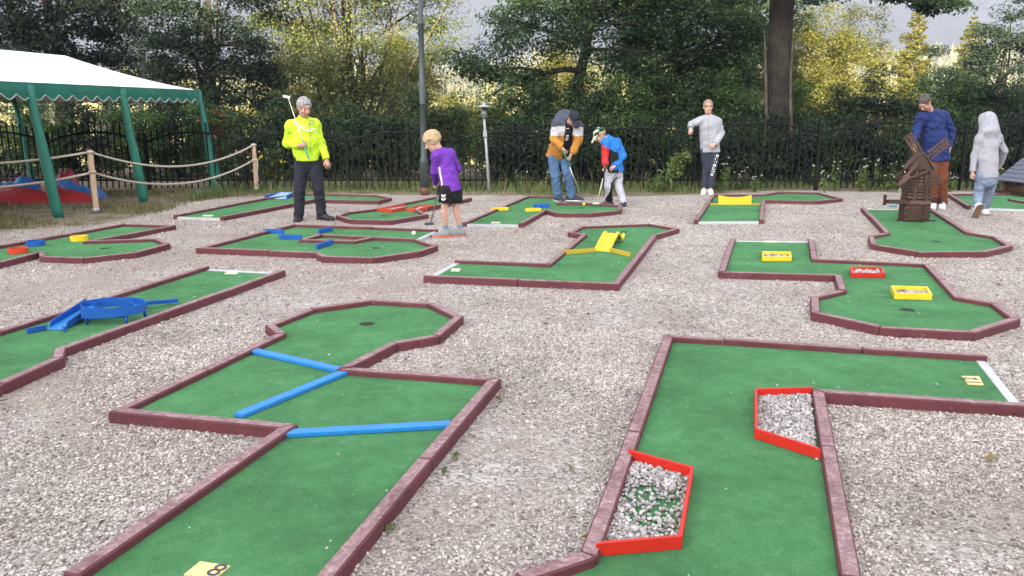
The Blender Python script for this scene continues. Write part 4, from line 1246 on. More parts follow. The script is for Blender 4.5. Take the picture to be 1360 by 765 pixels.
# --- left side
x = xat(60, 60, 23); broadleaf('yew_tree', 'very dark tree behind the white tent roof at the top left', G(x, 23), 7, .3, (x, 23, 4.4), (3.1, 2.2, 2.9), L_YEW, BARKD, 31, 300, 130, .6, .13, .42, low=-.95)
x = xat(282, 60, 21.5); broadleaf('hornbeam_tree', 'broad dark green tree right of the tent roof', G(x, 21.5), 7, .25, (x, 21.5, 3.3), (1.75, 1.6, 3.0), L_YEW, BARKD, 32, 230, 130, .5, .105, .42, low=-.9)
x = xat(205, 60, 27); broadleaf('young_ash_tree', 'thin pale tree seen in the gap between the two dark trees on the left', G(x, 27), 5, .1, (x, 27, 2.2), (1.2, 1, 1.9), L_OLIVE, BARK, 33, 60, 70, .5, .11, .6)
# olive many-stemmed tree
x = xat(470, 60, 23)
rngm = np.random.default_rng(34)
r_ = broadleaf('olive_leaved_tree', 'tall olive green tree with many upright stems left of the lamp post', G(x, 23), 8, .16, (x, 23, 3.5), (2.45, 2.0, 3.6), L_OLIVE, BARK, 34, 330, 100, .58, .10, .5, limbs=26, fork=.1, low=-.9)
paths = [(bend((x + rngm.normal(0, .35), 22.9 + rngm.normal(0, .2), -0.3), (x + rngm.normal(0, 1.3), 23 + rngm.normal(0, .8), rngm.uniform(4.5, 7)), .03, rngm, 6), [.09, .08, .07, .05, .04, .03, .01]) for _ in range(8)]
trunk_mesh(paths, 'stem', BARK, r_, 6)
# --- oak with a long limb to the left
xo = xat(772, 60, 20.5)
tips = []
rngo = np.random.default_rng(36)
for u, v, s_ in [(640, 94, .35), (628, 84, .3), (655, 98, .35), (612, 86, .22), (690, 92, .4), (720, 100, .45), (680, 10, .45), (668, 22, .4), (672, 58, .35), (675, 70, .45), (695, 30, .5), (720, 10, .5), (735, 60, .5), (690, 45, .4), (700, 115, .4), (725, 125, .4)]:
    for _ in range(3): tips.append(atY(u + rngo.normal(0, 10), v + rngo.normal(0, 7), 20 + rngo.normal(0, .5)))
r_ = broadleaf('oak_tree', 'dark oak with a bare trunk fork and a long limb reaching left over the gap', G(xo, 20.5), 8, .21, (xo + 1.6, 20.2, 4.6), (3.3, 1.8, 2.7), L_DARK, BARKD, 36, 360, 120, .6, .115, .5, limbs=9, fork=.5, low=-.85, extra=tips, trunk_top=(xo + .1, 20.5, 5.4))
limb = [atY(u, v, 20.2) for u, v in [(778, 95), (750, 92), (725, 97), (700, 103), (678, 112), (660, 122), (640, 132)]]
trunk_mesh([(limb, [.075, .07, .06, .05, .04, .03, .012]), ([atY(u, v, 20.2) for u, v in [(725, 97), (690, 90), (650, 92), (612, 88)]], [.05, .04, .03, .01]), ([atY(u, v, 20.3) for u, v in [(770, 60), (740, 45), (690, 30), (650, 22)]], [.09, .06, .04, .01])], 'limb', BARKD, r_, 7)
# a second dark broadleaf filling the middle right, under and right of the oak
x = xat(905, 60, 21.5); broadleaf('lime_tree', 'dense dark green tree between the oak and the thick grey trunk', G(x, 21.5), 7, .2, (x, 21.5, 4.3), (2.2, 1.8, 3.4), L_DARK, BARKD, 37, 340, 120, .6, .115, .5, low=-.95, limbs=7)
# --- thick grey trunk
xb = xat(1031, 200, 17.6); zb = 0
rngb = np.random.default_rng(38)
rb = thing('thick_trunk_tree', 'tall tree with a thick bare grey trunk flaring at its foot behind the fence', 'tree', (xb, 17.6, 0))
def flare():
    b = MB(); rings = []; n = 26
    for v, uc, hw in [(262, 1030, 32), (240, 1030, 30), (215, 1030, 27), (185, 1031, 24), (150, 1032.5, 20.5), (110, 1034, 18.5), (60, 1036, 17.5), (20, 1038, 18), (-20, 1040, 18.5), (-80, 1042, 17), (-160, 1046, 14), (-260, 1050, 9)]:
        c = atY(uc, v, 17.6); rr = hw * 17.6 / 1080 * 0.80
        ring = []
        for k in range(n):
            a = 2 * math.pi * k / n; q = rr * (1 + (.10 if v > 150 else .045) * math.sin(5 * a + .6) + .04 * math.sin(9 * a + v * .02))
            ring.append(b.bm.verts.new((c[0] + q * math.cos(a), 17.6 + q * math.sin(a), c[2])))
        rings.append(ring)
    for r1, r0 in zip(rings, rings[1:]):
        for k in range(n): b.bm.faces.new((r1[k], r1[(k + 1) % n], r0[(k + 1) % n], r0[k]))
    return b.build('trunk', barkmat('big_trunk_bark', (0.014, 0.012, 0.010), (0.042, 0.036, 0.029)), rb, smooth=True)
flare()
cl = [];
for u, v in [(1010, -10), (985, -5), (960, 5), (1060, -8), (1000, -40), (940, -30), (1050, -50), (1100, -40), (1140, -30), (1075, -25), (1180, -8), (1160, -22), (1200, 0), (1220, -3), (1245, 2), (1262, 8), (1255, -8), (1225, -15), (1105, -12), (1080, -2), (1270, -2), (1240, 10)]:
    for _ in range(2): cl.append(atY(u + rngb.normal(0, 9), v + rngb.normal(0, 4), 16.6 + rngb.normal(0, .4)))
big = crown_points((xb, 17.4, 7.6), (4.2, 3.0, 2.6), 170, rngb, low=-.35)
cl = np.concatenate([np.array(cl), big])
V, Q = clump_leaves(cl, 130, .36 * rngb.uniform(.6, 1.2, len(cl)), .095, rngb, .5)
link('crown', mesh_np('crown', V, quads=Q), L_DARK, rb)
paths = [([atY(u, v, 16.9) for u, v in pts], rad) for pts, rad in [([(1042, -60), (1100, -40), (1160, -18), (1215, -6), (1268, 2)], [.1, .07, .05, .03, .01]), ([(1036, -40), (1000, -20), (960, -8), (930, -6)], [.09, .06, .04, .01])]]
trunk_mesh(paths, 'limb', BARKD, rb, 7)
# thin pale stems beside it
for lab, u, v0, v1, uu in [('slender pale stem just left of the thick grey trunk', 1003, 244, 120, 1010), ('slender pale stem just right of the thick grey trunk', 1052, 240, 130, 1048)]:
    a = atY(u, v0, 17.2); b_ = atY(uu, v1, 17.2)
    o = trunk_mesh([(bend(a - np.array([0, 0, .3]), b_ + np.array([0, 0, 1.2]), .02, rngb, 6), [.05, .045, .04, .035, .03, .025, .01])], 'young_tree', BARK, None, 7)
    tag(o, lab, 'young tree')
# --- the sunny trees beyond
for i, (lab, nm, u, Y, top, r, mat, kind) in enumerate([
    ('tall sunlit pine just right of the thick grey trunk', 'pine_tree', 1075, 29, -4, 1.7, L_SUNGOLD, 'p'),
    ('golden sunlit pine with a rounded top', 'pine_tree', 1122, 31, 18, 1.8, L_SUNGOLD, 'p'),
    ('bright sunlit slender spruce standing out against the mountain', 'spruce_tree', 1215, 33, 14, 1.35, L_SUNGOLD, 'c'),
    ('thin sunlit spruce top left of the dark tree at the right edge', 'spruce_tree', 1290, 35, 22, 1.4, L_SUNGOLD, 'c'),
    ('sunlit tree seen through the crown of the olive green tree', 'pine_tree', 532, 33, 40, 1.1, L_SUNGOLD, 'p'),
    ('sunlit tree glowing behind the oak', 'pine_tree', 745, 33, 52, 1.25, L_SUNGOLD, 'p'),
    ('sunlit tree glowing between the dark trees on the left', 'pine_tree', 395, 34, 10, 1.6, L_SUNGOLD, 'p'),
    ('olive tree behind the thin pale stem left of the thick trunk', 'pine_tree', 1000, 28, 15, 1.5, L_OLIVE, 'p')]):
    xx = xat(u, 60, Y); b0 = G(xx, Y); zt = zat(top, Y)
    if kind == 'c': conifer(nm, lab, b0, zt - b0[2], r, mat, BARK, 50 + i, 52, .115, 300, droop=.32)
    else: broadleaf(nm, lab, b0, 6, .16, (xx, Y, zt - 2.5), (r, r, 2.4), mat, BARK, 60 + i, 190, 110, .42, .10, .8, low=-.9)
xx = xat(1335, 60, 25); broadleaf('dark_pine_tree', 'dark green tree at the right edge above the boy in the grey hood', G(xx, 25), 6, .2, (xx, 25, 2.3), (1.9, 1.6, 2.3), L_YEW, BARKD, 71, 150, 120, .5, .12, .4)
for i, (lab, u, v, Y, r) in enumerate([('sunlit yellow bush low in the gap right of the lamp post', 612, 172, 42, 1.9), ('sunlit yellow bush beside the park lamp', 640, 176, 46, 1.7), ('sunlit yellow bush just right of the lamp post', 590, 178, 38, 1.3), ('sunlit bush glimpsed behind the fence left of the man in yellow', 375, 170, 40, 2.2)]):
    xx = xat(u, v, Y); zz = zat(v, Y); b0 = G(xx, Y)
    broadleaf('sunlit_bush', lab, b0, 3, .1, (xx, Y, max(zz, b0[2] + r * .6)), (r, r * .8, r * .8), L_SUNGOLD, BARK, 80 + i, 130, 120, .5, .12, .7, group='sunlit bushes in the valley', cat='bush')

# --- thicket behind the fence
rngt = np.random.default_rng(90)
SL = 'dense dark green shrub in the thicket behind the iron fence'
k = 0
for (u0, u1, Y, top0, top1, st, mats) in [(-120, 380, 18.6, 138, 140, 62, (L_YEW, L_MID)), (380, 600, 18.2, 150, 140, 55, (L_YEW, L_DARK)), (672, 1000, 18.4, 112, 100, 52, (L_DARK, L_DARK, L_MID)), (680, 1000, 17.3, 175, 165, 48, (L_DARK, L_YEW)), (1050, 1420, 18.8, 118, 112, 52, (L_DARK, L_YEW, L_MID)), (1060, 1420, 17.4, 170, 160, 50, (L_YEW, L_MID))]:
    u = u0
    while u < u1:
        f = (u - u0) / (u1 - u0); Yk = Y + rngt.uniform(-.35, .35); xx = xat(u, 180, Yk)
        zt = zat(top0 + (top1 - top0) * f + rngt.uniform(-10, 10), Yk); zt = max(zt, .6)
        rr = st / 1080 * Yk * 0.72
        broadleaf('shrub', SL, G(xx, Yk), zt, .05, (xx, Yk, zt * .5), (rr, .55, zt * .55), mats[k % len(mats)], BARKD, 100 + k, int(26 + 22 * zt), 95, .34, .085, .55, group='shrubs in the thicket behind the fence', cat='shrub', limbs=6, fork=.05)
        u += st * rngt.uniform(.8, 1.15); k += 1
# creeper climbing the fence left of the teenager
rngc = np.random.default_rng(140)
root = thing('creeper', 'light green creeper leaning up the fence beside the teenager', 'plant', tuple(at(882, 256, 0)))
cpts = [atY(u, v, 15.3) for u, v in [(878, 252), (884, 244), (890, 234), (896, 224), (903, 214), (910, 207), (918, 202), (925, 198)]]
trunk_mesh([(cpts, [.02, .018, .016, .014, .012, .01, .008, .004])], 'stem', BARK, root, 5)
cl = np.array(cpts)[:6]; V, Q = clump_leaves(np.repeat(cl, 3, 0) + rngc.normal(0, .07, (18, 3)), 60, np.repeat(np.linspace(.22, .10, 6), 3), .06, rngc, 1.2, .3)
link('foliage', mesh_np('foliage', V, quads=Q), L_WEED, root)
# flowers glimpsed through the fence on the left
def petals(name, stops): return leafmat(name, stops, .2, .5)
for lab, u, v, stops in [('shrub with yellow blossom behind the fence left of the man in yellow', 365, 222, [(0, (.5, .36, .02)), (1, (.8, .62, .06))]), ('shrub with pink and white blossom behind the fence by the rope post', 310, 226, [(0, (.55, .2, .22)), (.5, (.7, .6, .62)), (1, (.8, .78, .8))]), ('shrub with red blossom behind the fence near the tent corner', 286, 172, [(0, (.5, .05, .05)), (1, (.7, .3, .1))])]:
    Yk = 16.6; c = atY(u, v, Yk); rg = np.random.default_rng(int(u))
    root = thing('flowering_shrub', lab, 'shrub', (c[0], Yk, 0), 'flowering shrubs behind the fence')
    cl = crown_points(c, (.42, .25, .3), 30, rg)
    trunk_mesh([(bend((c[0], Yk, 0), q, .05, rg, 4), [.015, .012, .01, .008, .004]) for q in cl[:6]], 'stem', BARK, root, 5)
    V, Q = clump_leaves(cl, 40, .13, .075, rg); link('foliage', mesh_np('foliage', V, quads=Q), L_MID, root)
    V, Q = clump_leaves(cl[:14] + np.array([0, -.05, .02]), 7, .13, .07, rg); link('blossom', mesh_np('blossom', V, quads=Q), petals('blossom_' + str(int(u)), stops), root)

# --- grass along the fence and by the tent
def grass(name, n, xr, yr, hmin, hmax, mat, seed, dens):
    rng = np.random.default_rng(seed)
    x = rng.uniform(*xr, n); y = rng.uniform(*yr, n); keep = rng.uniform(0, 1, n) < dens(x, y); x, y = x[keep], y[keep]; n = len(x)
    for poly in FOOT:
        i = inside(np.stack([x, y], -1), poly); x, y = x[~i], y[~i]
    n = len(x)
    h = rng.uniform(hmin, hmax, n) * (0.6 + 0.8 * rng.uniform(0, 1, n) ** 2); w_ = rng.uniform(.004, .010, n)
    a = rng.uniform(0, 6.283, n); lx, ly = np.cos(a), np.sin(a); b = rng.uniform(.1, .75, n) * h; a2 = rng.uniform(0, 6.283, n)
    z0 = np.zeros(n) - .01
    p0 = np.stack([x - lx * w_, y - ly * w_, z0], -1); p1 = np.stack([x + lx * w_, y + ly * w_, z0], -1)
    mx_, my_ = x + np.cos(a2) * b * .35, y + np.sin(a2) * b * .35
    p2 = np.stack([mx_ + lx * w_ * .8, my_ + ly * w_ * .8, h * .6], -1); p3 = np.stack([mx_ - lx * w_ * .8, my_ - ly * w_ * .8, h * .6], -1)
    ex_, ey_ = x + np.cos(a2) * b, y + np.sin(a2) * b
    p4 = np.stack([ex_ + lx * w_ * .2, ey_ + ly * w_ * .2, h], -1); p5 = np.stack([ex_ - lx * w_ * .2, ey_ - ly * w_ * .2, h], -1)
    V = np.stack([p0, p1, p2, p3, p4, p5], 1).reshape(-1, 3)
    k = np.arange(n)[:, None] * 6
    Q = np.concatenate([k + np.array([[0, 1, 2, 3]]), k + np.array([[3, 2, 4, 5]])]).astype(np.int32)
    tag(link(name, mesh_np(name, V, quads=Q), mat), kind='stuff')
def d_strip(x, y):
    e = np.interp(x, EDGE[:, 0], EDGE[:, 1]); 
    pat = .55 + .45 * np.sin(x * 1.9 + 1.2 * np.sin(x * .7))
    return np.clip((y - e) / 1.0, 0, 1) * (.35 + .65 * pat) * (x > -5.6)
L_DRY = leafmat('dry_grass', [(0, (0.06, 0.075, 0.025)), (0.5, (0.14, 0.135, 0.055)), (1, (0.30, 0.26, 0.13))], 0.25)
grass('long_grass', 30000, (-6, 12), (13.6, 16.8), .06, .19, L_WEED, 151, d_strip)
grass('long_grass', 3000, (-6, 12), (14.4, 16.4), .18, .36, L_DRY, 152, d_strip)
def d_left(x, y): 
    e = np.interp(x, EDGE[:, 0], EDGE[:, 1]); pat = np.sin(x * 2.3 + 2 * np.sin(y * 1.1)) + np.sin(y * 3.1 + x)
    return np.clip((y - e) / .5, 0, 1) * np.clip(.30 + .35 * pat, 0.03, 1)
grass('short_grass', 36000, (-9, -3.2), (9.5, 16), .025, .075, L_DRY, 153, d_left)
# white-headed weeds by the fence on the right
rw = np.random.default_rng(160)
M_WHT = leafmat('white_flower_heads', [(0, (.5, .5, .45)), (1, (.8, .8, .76))], .2)
for i in range(26):
    u = rw.uniform(690, 760) if i < 5 else rw.uniform(960, 1345); Yk = rw.uniform(15.0, 16.4); x = xat(u, 235, Yk); h = rw.uniform(.3, .72)
    root = thing('weed', 'wild weed with pale flower heads in the long grass by the fence', 'weed', (x, Yk, 0), 'wild weeds along the fence')
    tops = [np.array([x + rw.normal(0, .09), Yk + rw.normal(0, .06), h * rw.uniform(.7, 1)]) for _ in range(4)]
    trunk_mesh([(bend((x, Yk, -.02), q, .05, rw, 4), [.006, .005, .004, .004, .002]) for q in tops], 'stem', L_WEED, root, 4)
    lv = np.array([np.array([x, Yk, 0]) + (q - np.array([x, Yk, 0])) * f for q in tops for f in (.25, .45, .65)])
    V, Q = clump_leaves(lv, 8, .07, .06, rw); link('foliage', mesh_np('foliage', V, quads=Q), L_WEED, root)
    for tp_ in tops:
        V, Q = clump_leaves(np.array([tp_]), 10, .025, .026, rw); link('flower_head', mesh_np('flower_head', V, quads=Q), M_WHT, root)
# small weeds at the foot of the near lane's rail
for i, (u, v) in enumerate([(517, 706), (590, 630), (605, 610), (1010, 350)]):
    c = at(u, v, 0); rg = np.random.default_rng(170 + i)
    o = link('weed', mesh_np('weed', *clump_leaves(np.array([c + [0, 0, .02]]), 26, .022, .018, rg)[:1], quads=clump_leaves(np.array([c]), 26, .05, .03, rg)[1]), L_WEED)
    tag(o, ['little green weed against the near lane\'s rail close to the bottom edge', 'little green weed halfway along the near lane\'s right rail', 'little green weed below the right corner of the near lane', 'little green weed at the elbow of the right hand lane'][i], 'weed', 'little weeds in the gravel')

# ------------------------------------------------------------------ far forest
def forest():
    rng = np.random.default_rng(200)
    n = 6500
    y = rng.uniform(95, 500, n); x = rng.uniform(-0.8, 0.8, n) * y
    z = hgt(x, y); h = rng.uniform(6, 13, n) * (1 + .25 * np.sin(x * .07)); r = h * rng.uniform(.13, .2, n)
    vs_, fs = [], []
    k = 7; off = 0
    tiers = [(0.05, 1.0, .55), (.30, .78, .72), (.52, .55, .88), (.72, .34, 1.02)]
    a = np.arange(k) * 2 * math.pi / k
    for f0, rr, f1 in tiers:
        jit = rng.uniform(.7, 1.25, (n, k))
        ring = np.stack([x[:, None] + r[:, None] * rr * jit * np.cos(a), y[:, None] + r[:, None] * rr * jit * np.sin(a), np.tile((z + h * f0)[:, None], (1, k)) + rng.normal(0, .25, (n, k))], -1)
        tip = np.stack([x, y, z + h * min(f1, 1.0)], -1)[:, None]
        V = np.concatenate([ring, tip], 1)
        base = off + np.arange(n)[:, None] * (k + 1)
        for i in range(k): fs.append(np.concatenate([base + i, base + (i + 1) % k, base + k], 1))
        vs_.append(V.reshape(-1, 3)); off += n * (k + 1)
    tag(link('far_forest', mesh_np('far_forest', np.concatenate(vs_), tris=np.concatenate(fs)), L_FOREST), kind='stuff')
forest()

# ------------------------------------------------------------------ air
m, t = newmat('air')
pv = t.n('ShaderNodeVolumePrincipled', inp={'Color': (0.30, 0.345, 0.49, 1), 'Density': 0.0011, 'Anisotropy': 0.0})
o_ = t.n('ShaderNodeOutputMaterial'); t.l(pv.outputs[0], o_.inputs['Volume'])
hz = MB().hull8([(-1500, -120, -9), (1500, -120, -9), (1500, 1200, -9), (-1500, 1200, -9), (-1500, -120, 330), (1500, -120, 330), (1500, 1200, 330), (-1500, 1200, 330)]).build('haze', m)
tag(hz, kind='stuff')
# ------------------------------------------------------------------ figures: smooth solids meshed on a fine grid
def nrm(v): v = np.asarray(v, float); return v / (np.linalg.norm(v) + 1e-12)

class Solid:
    def __init__(s, vox=0.009): s.ops = []; s.vox = vox
    def cone(s, a, b, ra, rb, k=0.02, flat=None, cuts=(), neg=False):
        a, b = np.array(a, float), np.array(b, float); m = max(ra, rb)
        lo = np.minimum(a - ra, b - rb); hi = np.maximum(a + ra, b + rb)
        def f(P):
            Q = P - a; ba = b - a
            if flat is not None:
                n, ff = flat; Q = Q + n * ((Q @ n)[..., None] * (1 / ff - 1)); ba = ba + n * (ba @ n) * (1 / ff - 1)
            t_ = np.clip((Q @ ba) / max(ba @ ba, 1e-9), 0, 1)
            d = np.linalg.norm(Q - t_[..., None] * ba, axis=-1) - (ra + (rb - ra) * t_)
            for c, n in cuts: d = np.maximum(d, (P - np.array(c)) @ np.array(n))
            return d
        s.ops.append((f, lo, hi, k, neg)); return s
    def ell(s, c, r, k=0.02, M=None, cuts=(), neg=False):
        c = np.array(c, float); r = np.array(r, float); M = np.eye(3) if M is None else np.asarray(M); m = r.max()
        def f(P):
            q = (P - c) @ M.T
            k0 = np.linalg.norm(q / r, axis=-1); k1 = np.linalg.norm(q / r ** 2, axis=-1)
            d = k0 * (k0 - 1) / np.maximum(k1, 1e-6)
            for cc, n in cuts: d = np.maximum(d, (P - np.array(cc)) @ np.array(n))
            return d
        s.ops.append((f, c - m, c + m, k, neg)); return s
    def cut(s, c, n):
        """keeps the side of the plane that n points away from"""
        c, n = np.array(c, float), np.array(n, float)
        s.ops.append((lambda P: (P - c) @ n, None, None, 0, 'cut')); return s
    def mesh(s):
        h = s.vox
        lo = np.min([o[1] for o in s.ops if o[1] is not None and not o[4]], 0) - 4 * h; hi = np.max([o[2] for o in s.ops if o[1] is not None and not o[4]], 0) + 4 * h
        n = np.ceil((hi - lo) / h).astype(int) + 1
        D = np.full(n, 0.2, np.float32)
        axs = [lo[i] + h * np.arange(n[i]) for i in range(3)]
        for f, l, u, k, neg in s.ops:
            if l is None: i0, i1 = np.zeros(3, int), n
            else:
                mg = k * 1.2 + 3 * h
                i0 = np.clip(np.floor((l - mg - lo) / h).astype(int), 0, n); i1 = np.clip(np.ceil((u + mg - lo) / h).astype(int) + 1, 0, n)
            if (i1 <= i0).any(): continue
            sl = tuple(slice(a, b) for a, b in zip(i0, i1))
            P = np.stack(np.meshgrid(*[axs[i][sl[i]] for i in range(3)], indexing='ij'), -1)
            d = f(P).astype(np.float32); A = D[sl]
            if neg == 'cut': D[sl] = np.maximum(A, d)
            elif neg:
                hh = np.clip(0.5 - 0.5 * (A + d) / max(k, 1e-6), 0, 1); D[sl] = A * (1 - hh) - d * hh + k * hh * (1 - hh)
            else:
                hh = np.clip(0.5 + 0.5 * (d - A) / max(k, 1e-6), 0, 1); D[sl] = d * (1 - hh) + A * hh - k * hh * (1 - hh)
        return surf_nets(D, lo, h)

def surf_nets(D, lo, h):
    S = D < 0
    nx, ny, nz = D.shape
    c = [(i, j, k) for i in (0, 1) for j in (0, 1) for k in (0, 1)]
    cnt = sum(S[i:nx - 1 + i, j:ny - 1 + j, k:nz - 1 + k].astype(np.int8) for i, j, k in c)
    I = np.argwhere((cnt > 0) & (cnt < 8))
    vid = np.full((nx - 1, ny - 1, nz - 1), -1, np.int32); vid[tuple(I.T)] = np.arange(len(I))
    vals = np.stack([D[I[:, 0] + i, I[:, 1] + j, I[:, 2] + k] for i, j, k in c], 1)
    acc = np.zeros((len(I), 3)); num = np.zeros(len(I)); C = np.array(c, float)
    for a in range(8):
        for b in range(a + 1, 8):
            if np.abs(C[a] - C[b]).sum() != 1: continue
            va, vb = vals[:, a], vals[:, b]; m = (va < 0) != (vb < 0)
            t_ = np.where(m, va / np.where(m, va - vb, 1), 0)
            acc += np.where(m[:, None], C[a] + t_[:, None] * (C[b] - C[a]), 0); num += m
    V = lo + h * (I + acc / num[:, None])
    F = []
    for ax in range(3):
        sl0 = [slice(1, -1)] * 3; sl0[ax] = slice(0, -1); sl1 = list(sl0); sl1[ax] = slice(1, None)
        a, b = S[tuple(sl0)], S[tuple(sl1)]
        E = np.argwhere(a != b)
        if not len(E): continue
        sg = a[tuple(E.T)]
        off = np.array([1, 1, 1]); off[ax] = 0
        E = E + off
        o1, o2 = [i for i in range(3) if i != ax]
        def vv(d1, d2):
            Q = E.copy(); Q[:, o1] -= d1; Q[:, o2] -= d2; return vid[tuple(Q.T)]
        q = np.stack([vv(0, 0), vv(1, 0), vv(1, 1), vv(0, 1)], 1)
        flip = sg if ax != 1 else ~sg
        q[~flip] = q[~flip][:, ::-1]
        F.append(q)
    return V, np.concatenate(F)

def vnormals(V, F):
    n = np.cross(V[F[:, 2]] - V[F[:, 0]], V[F[:, 3]] - V[F[:, 1]]); N = np.zeros_like(V)
    for i in range(4): np.add.at(N, F[:, i], n)
    return N / (np.linalg.norm(N, axis=1, keepdims=True) + 1e-12)

def crease(V, F, amp, scale, seed, ax=(0, 0, 1), squash=1.25):
    """cloth folds: warped waves, mostly running across the limb"""
    rng = np.random.default_rng(seed); N = vnormals(V, F); P = V * scale
    P = P + np.outer(P @ np.array(ax), np.array(ax)) * (squash - 1)
    w_ = np.zeros(len(V))
    for o in range(4):
        for _ in range(2):
            k = rng.normal(0, 1, 3) * 2 ** (o * .7); k2 = rng.normal(0, 1, 3) * 1.2
            w_ += np.sin(P @ k + rng.uniform(0, 6) + 1.4 * np.sin(P @ k2 + rng.uniform(0, 6))) / 2 ** (o * .75)
    w_ = np.maximum(-np.abs(w_) * 0.9 + 0.6, -1.1)
    return V + N * (w_ * amp * 0.80)[:, None]

def put(name, VF, mats, root, which=None, smooth=True):
    V, F = VF
    me = mesh_np(name, V, quads=F, smooth=smooth)
    o = link(name, me, mats, root)
    if which is not None:
        me.polygons.foreach_set('material_index', np.asarray(which(V[F].mean(1)), dtype=np.int32))
    return o

def cloth(name, c, rough=0.85, var=0.18, weave=320):
    m, t = newmat(name); v = objco(t)
    n1 = noise(t, v, 7, 5, 0.6); n2 = noise(t, v, weave, 2, 0.6); n3 = noise(t, v, 28, 4, 0.6, 0.5)
    base = ramp(t, n1, [(0.3, tuple(x * (1 - var) for x in c)), (0.7, tuple(min(x * (1 + var * .4), .9) for x in c))])
    finish(t, base, rough, bump(t, math_(t, 'ADD', n3, math_(t, 'MULTIPLY', n2, 0.12)), 0.42, 0.03), 0, 0.2)
    return m
def skinmat(name, c):
    m, t = newmat(name); v = objco(t); n1 = noise(t, v, 40, 4, 0.6)
    base = ramp(t, n1, [(0.3, (c[0] * .88, c[1] * .80, c[2] * .78)), (0.7, c)])
    b = finish(t, base, 0.5, bump(t, noise(t, v, 180, 2), 0.1, 0.004), 0, 0.35)
    b.inputs['Subsurface Weight'].default_value = 0.08; b.inputs['Subsurface Radius'].default_value = (0.012, 0.005, 0.003)
    return m
SKIN_A = skinmat('skin_ruddy', (0.48, 0.27, 0.20)); SKIN_B = skinmat('skin_fair', (0.56, 0.35, 0.27))
SKIN_L = pmat('lips', (0.36, 0.13, 0.11), 0.5, 0.1); EYE_W = pmat('eye_white', (0.62, 0.58, 0.54), 0.3, 0.05); EYE_D = pmat('eye_dark', (0.03, 0.025, 0.02), 0.25, 0.05); BROW = pmat('brow_hair', (0.12, 0.085, 0.06), 0.8, 0.2)
def hairmat(name, a, b_):
    m, t = newmat(name); mp = t.n('ShaderNodeMapping'); mp.inputs['Scale'].default_value = (1, 1, .25); t.l(objco(t), mp.inputs[0])
    n1 = noise(t, mp.outputs[0], 130, 4, 0.7, .6); finish(t, ramp(t, n1, [(0.3, a), (0.7, b_)]), 0.55, bump(t, n1, 0.8, 0.01), 0, 0.35); return m

def solve_frame(f, u):
    f = nrm(f); u = np.asarray(u, float); u = nrm(u - f * (u @ f)); r = np.cross(f, u); return np.stack([r, f, u])   # rows: right, forward, up

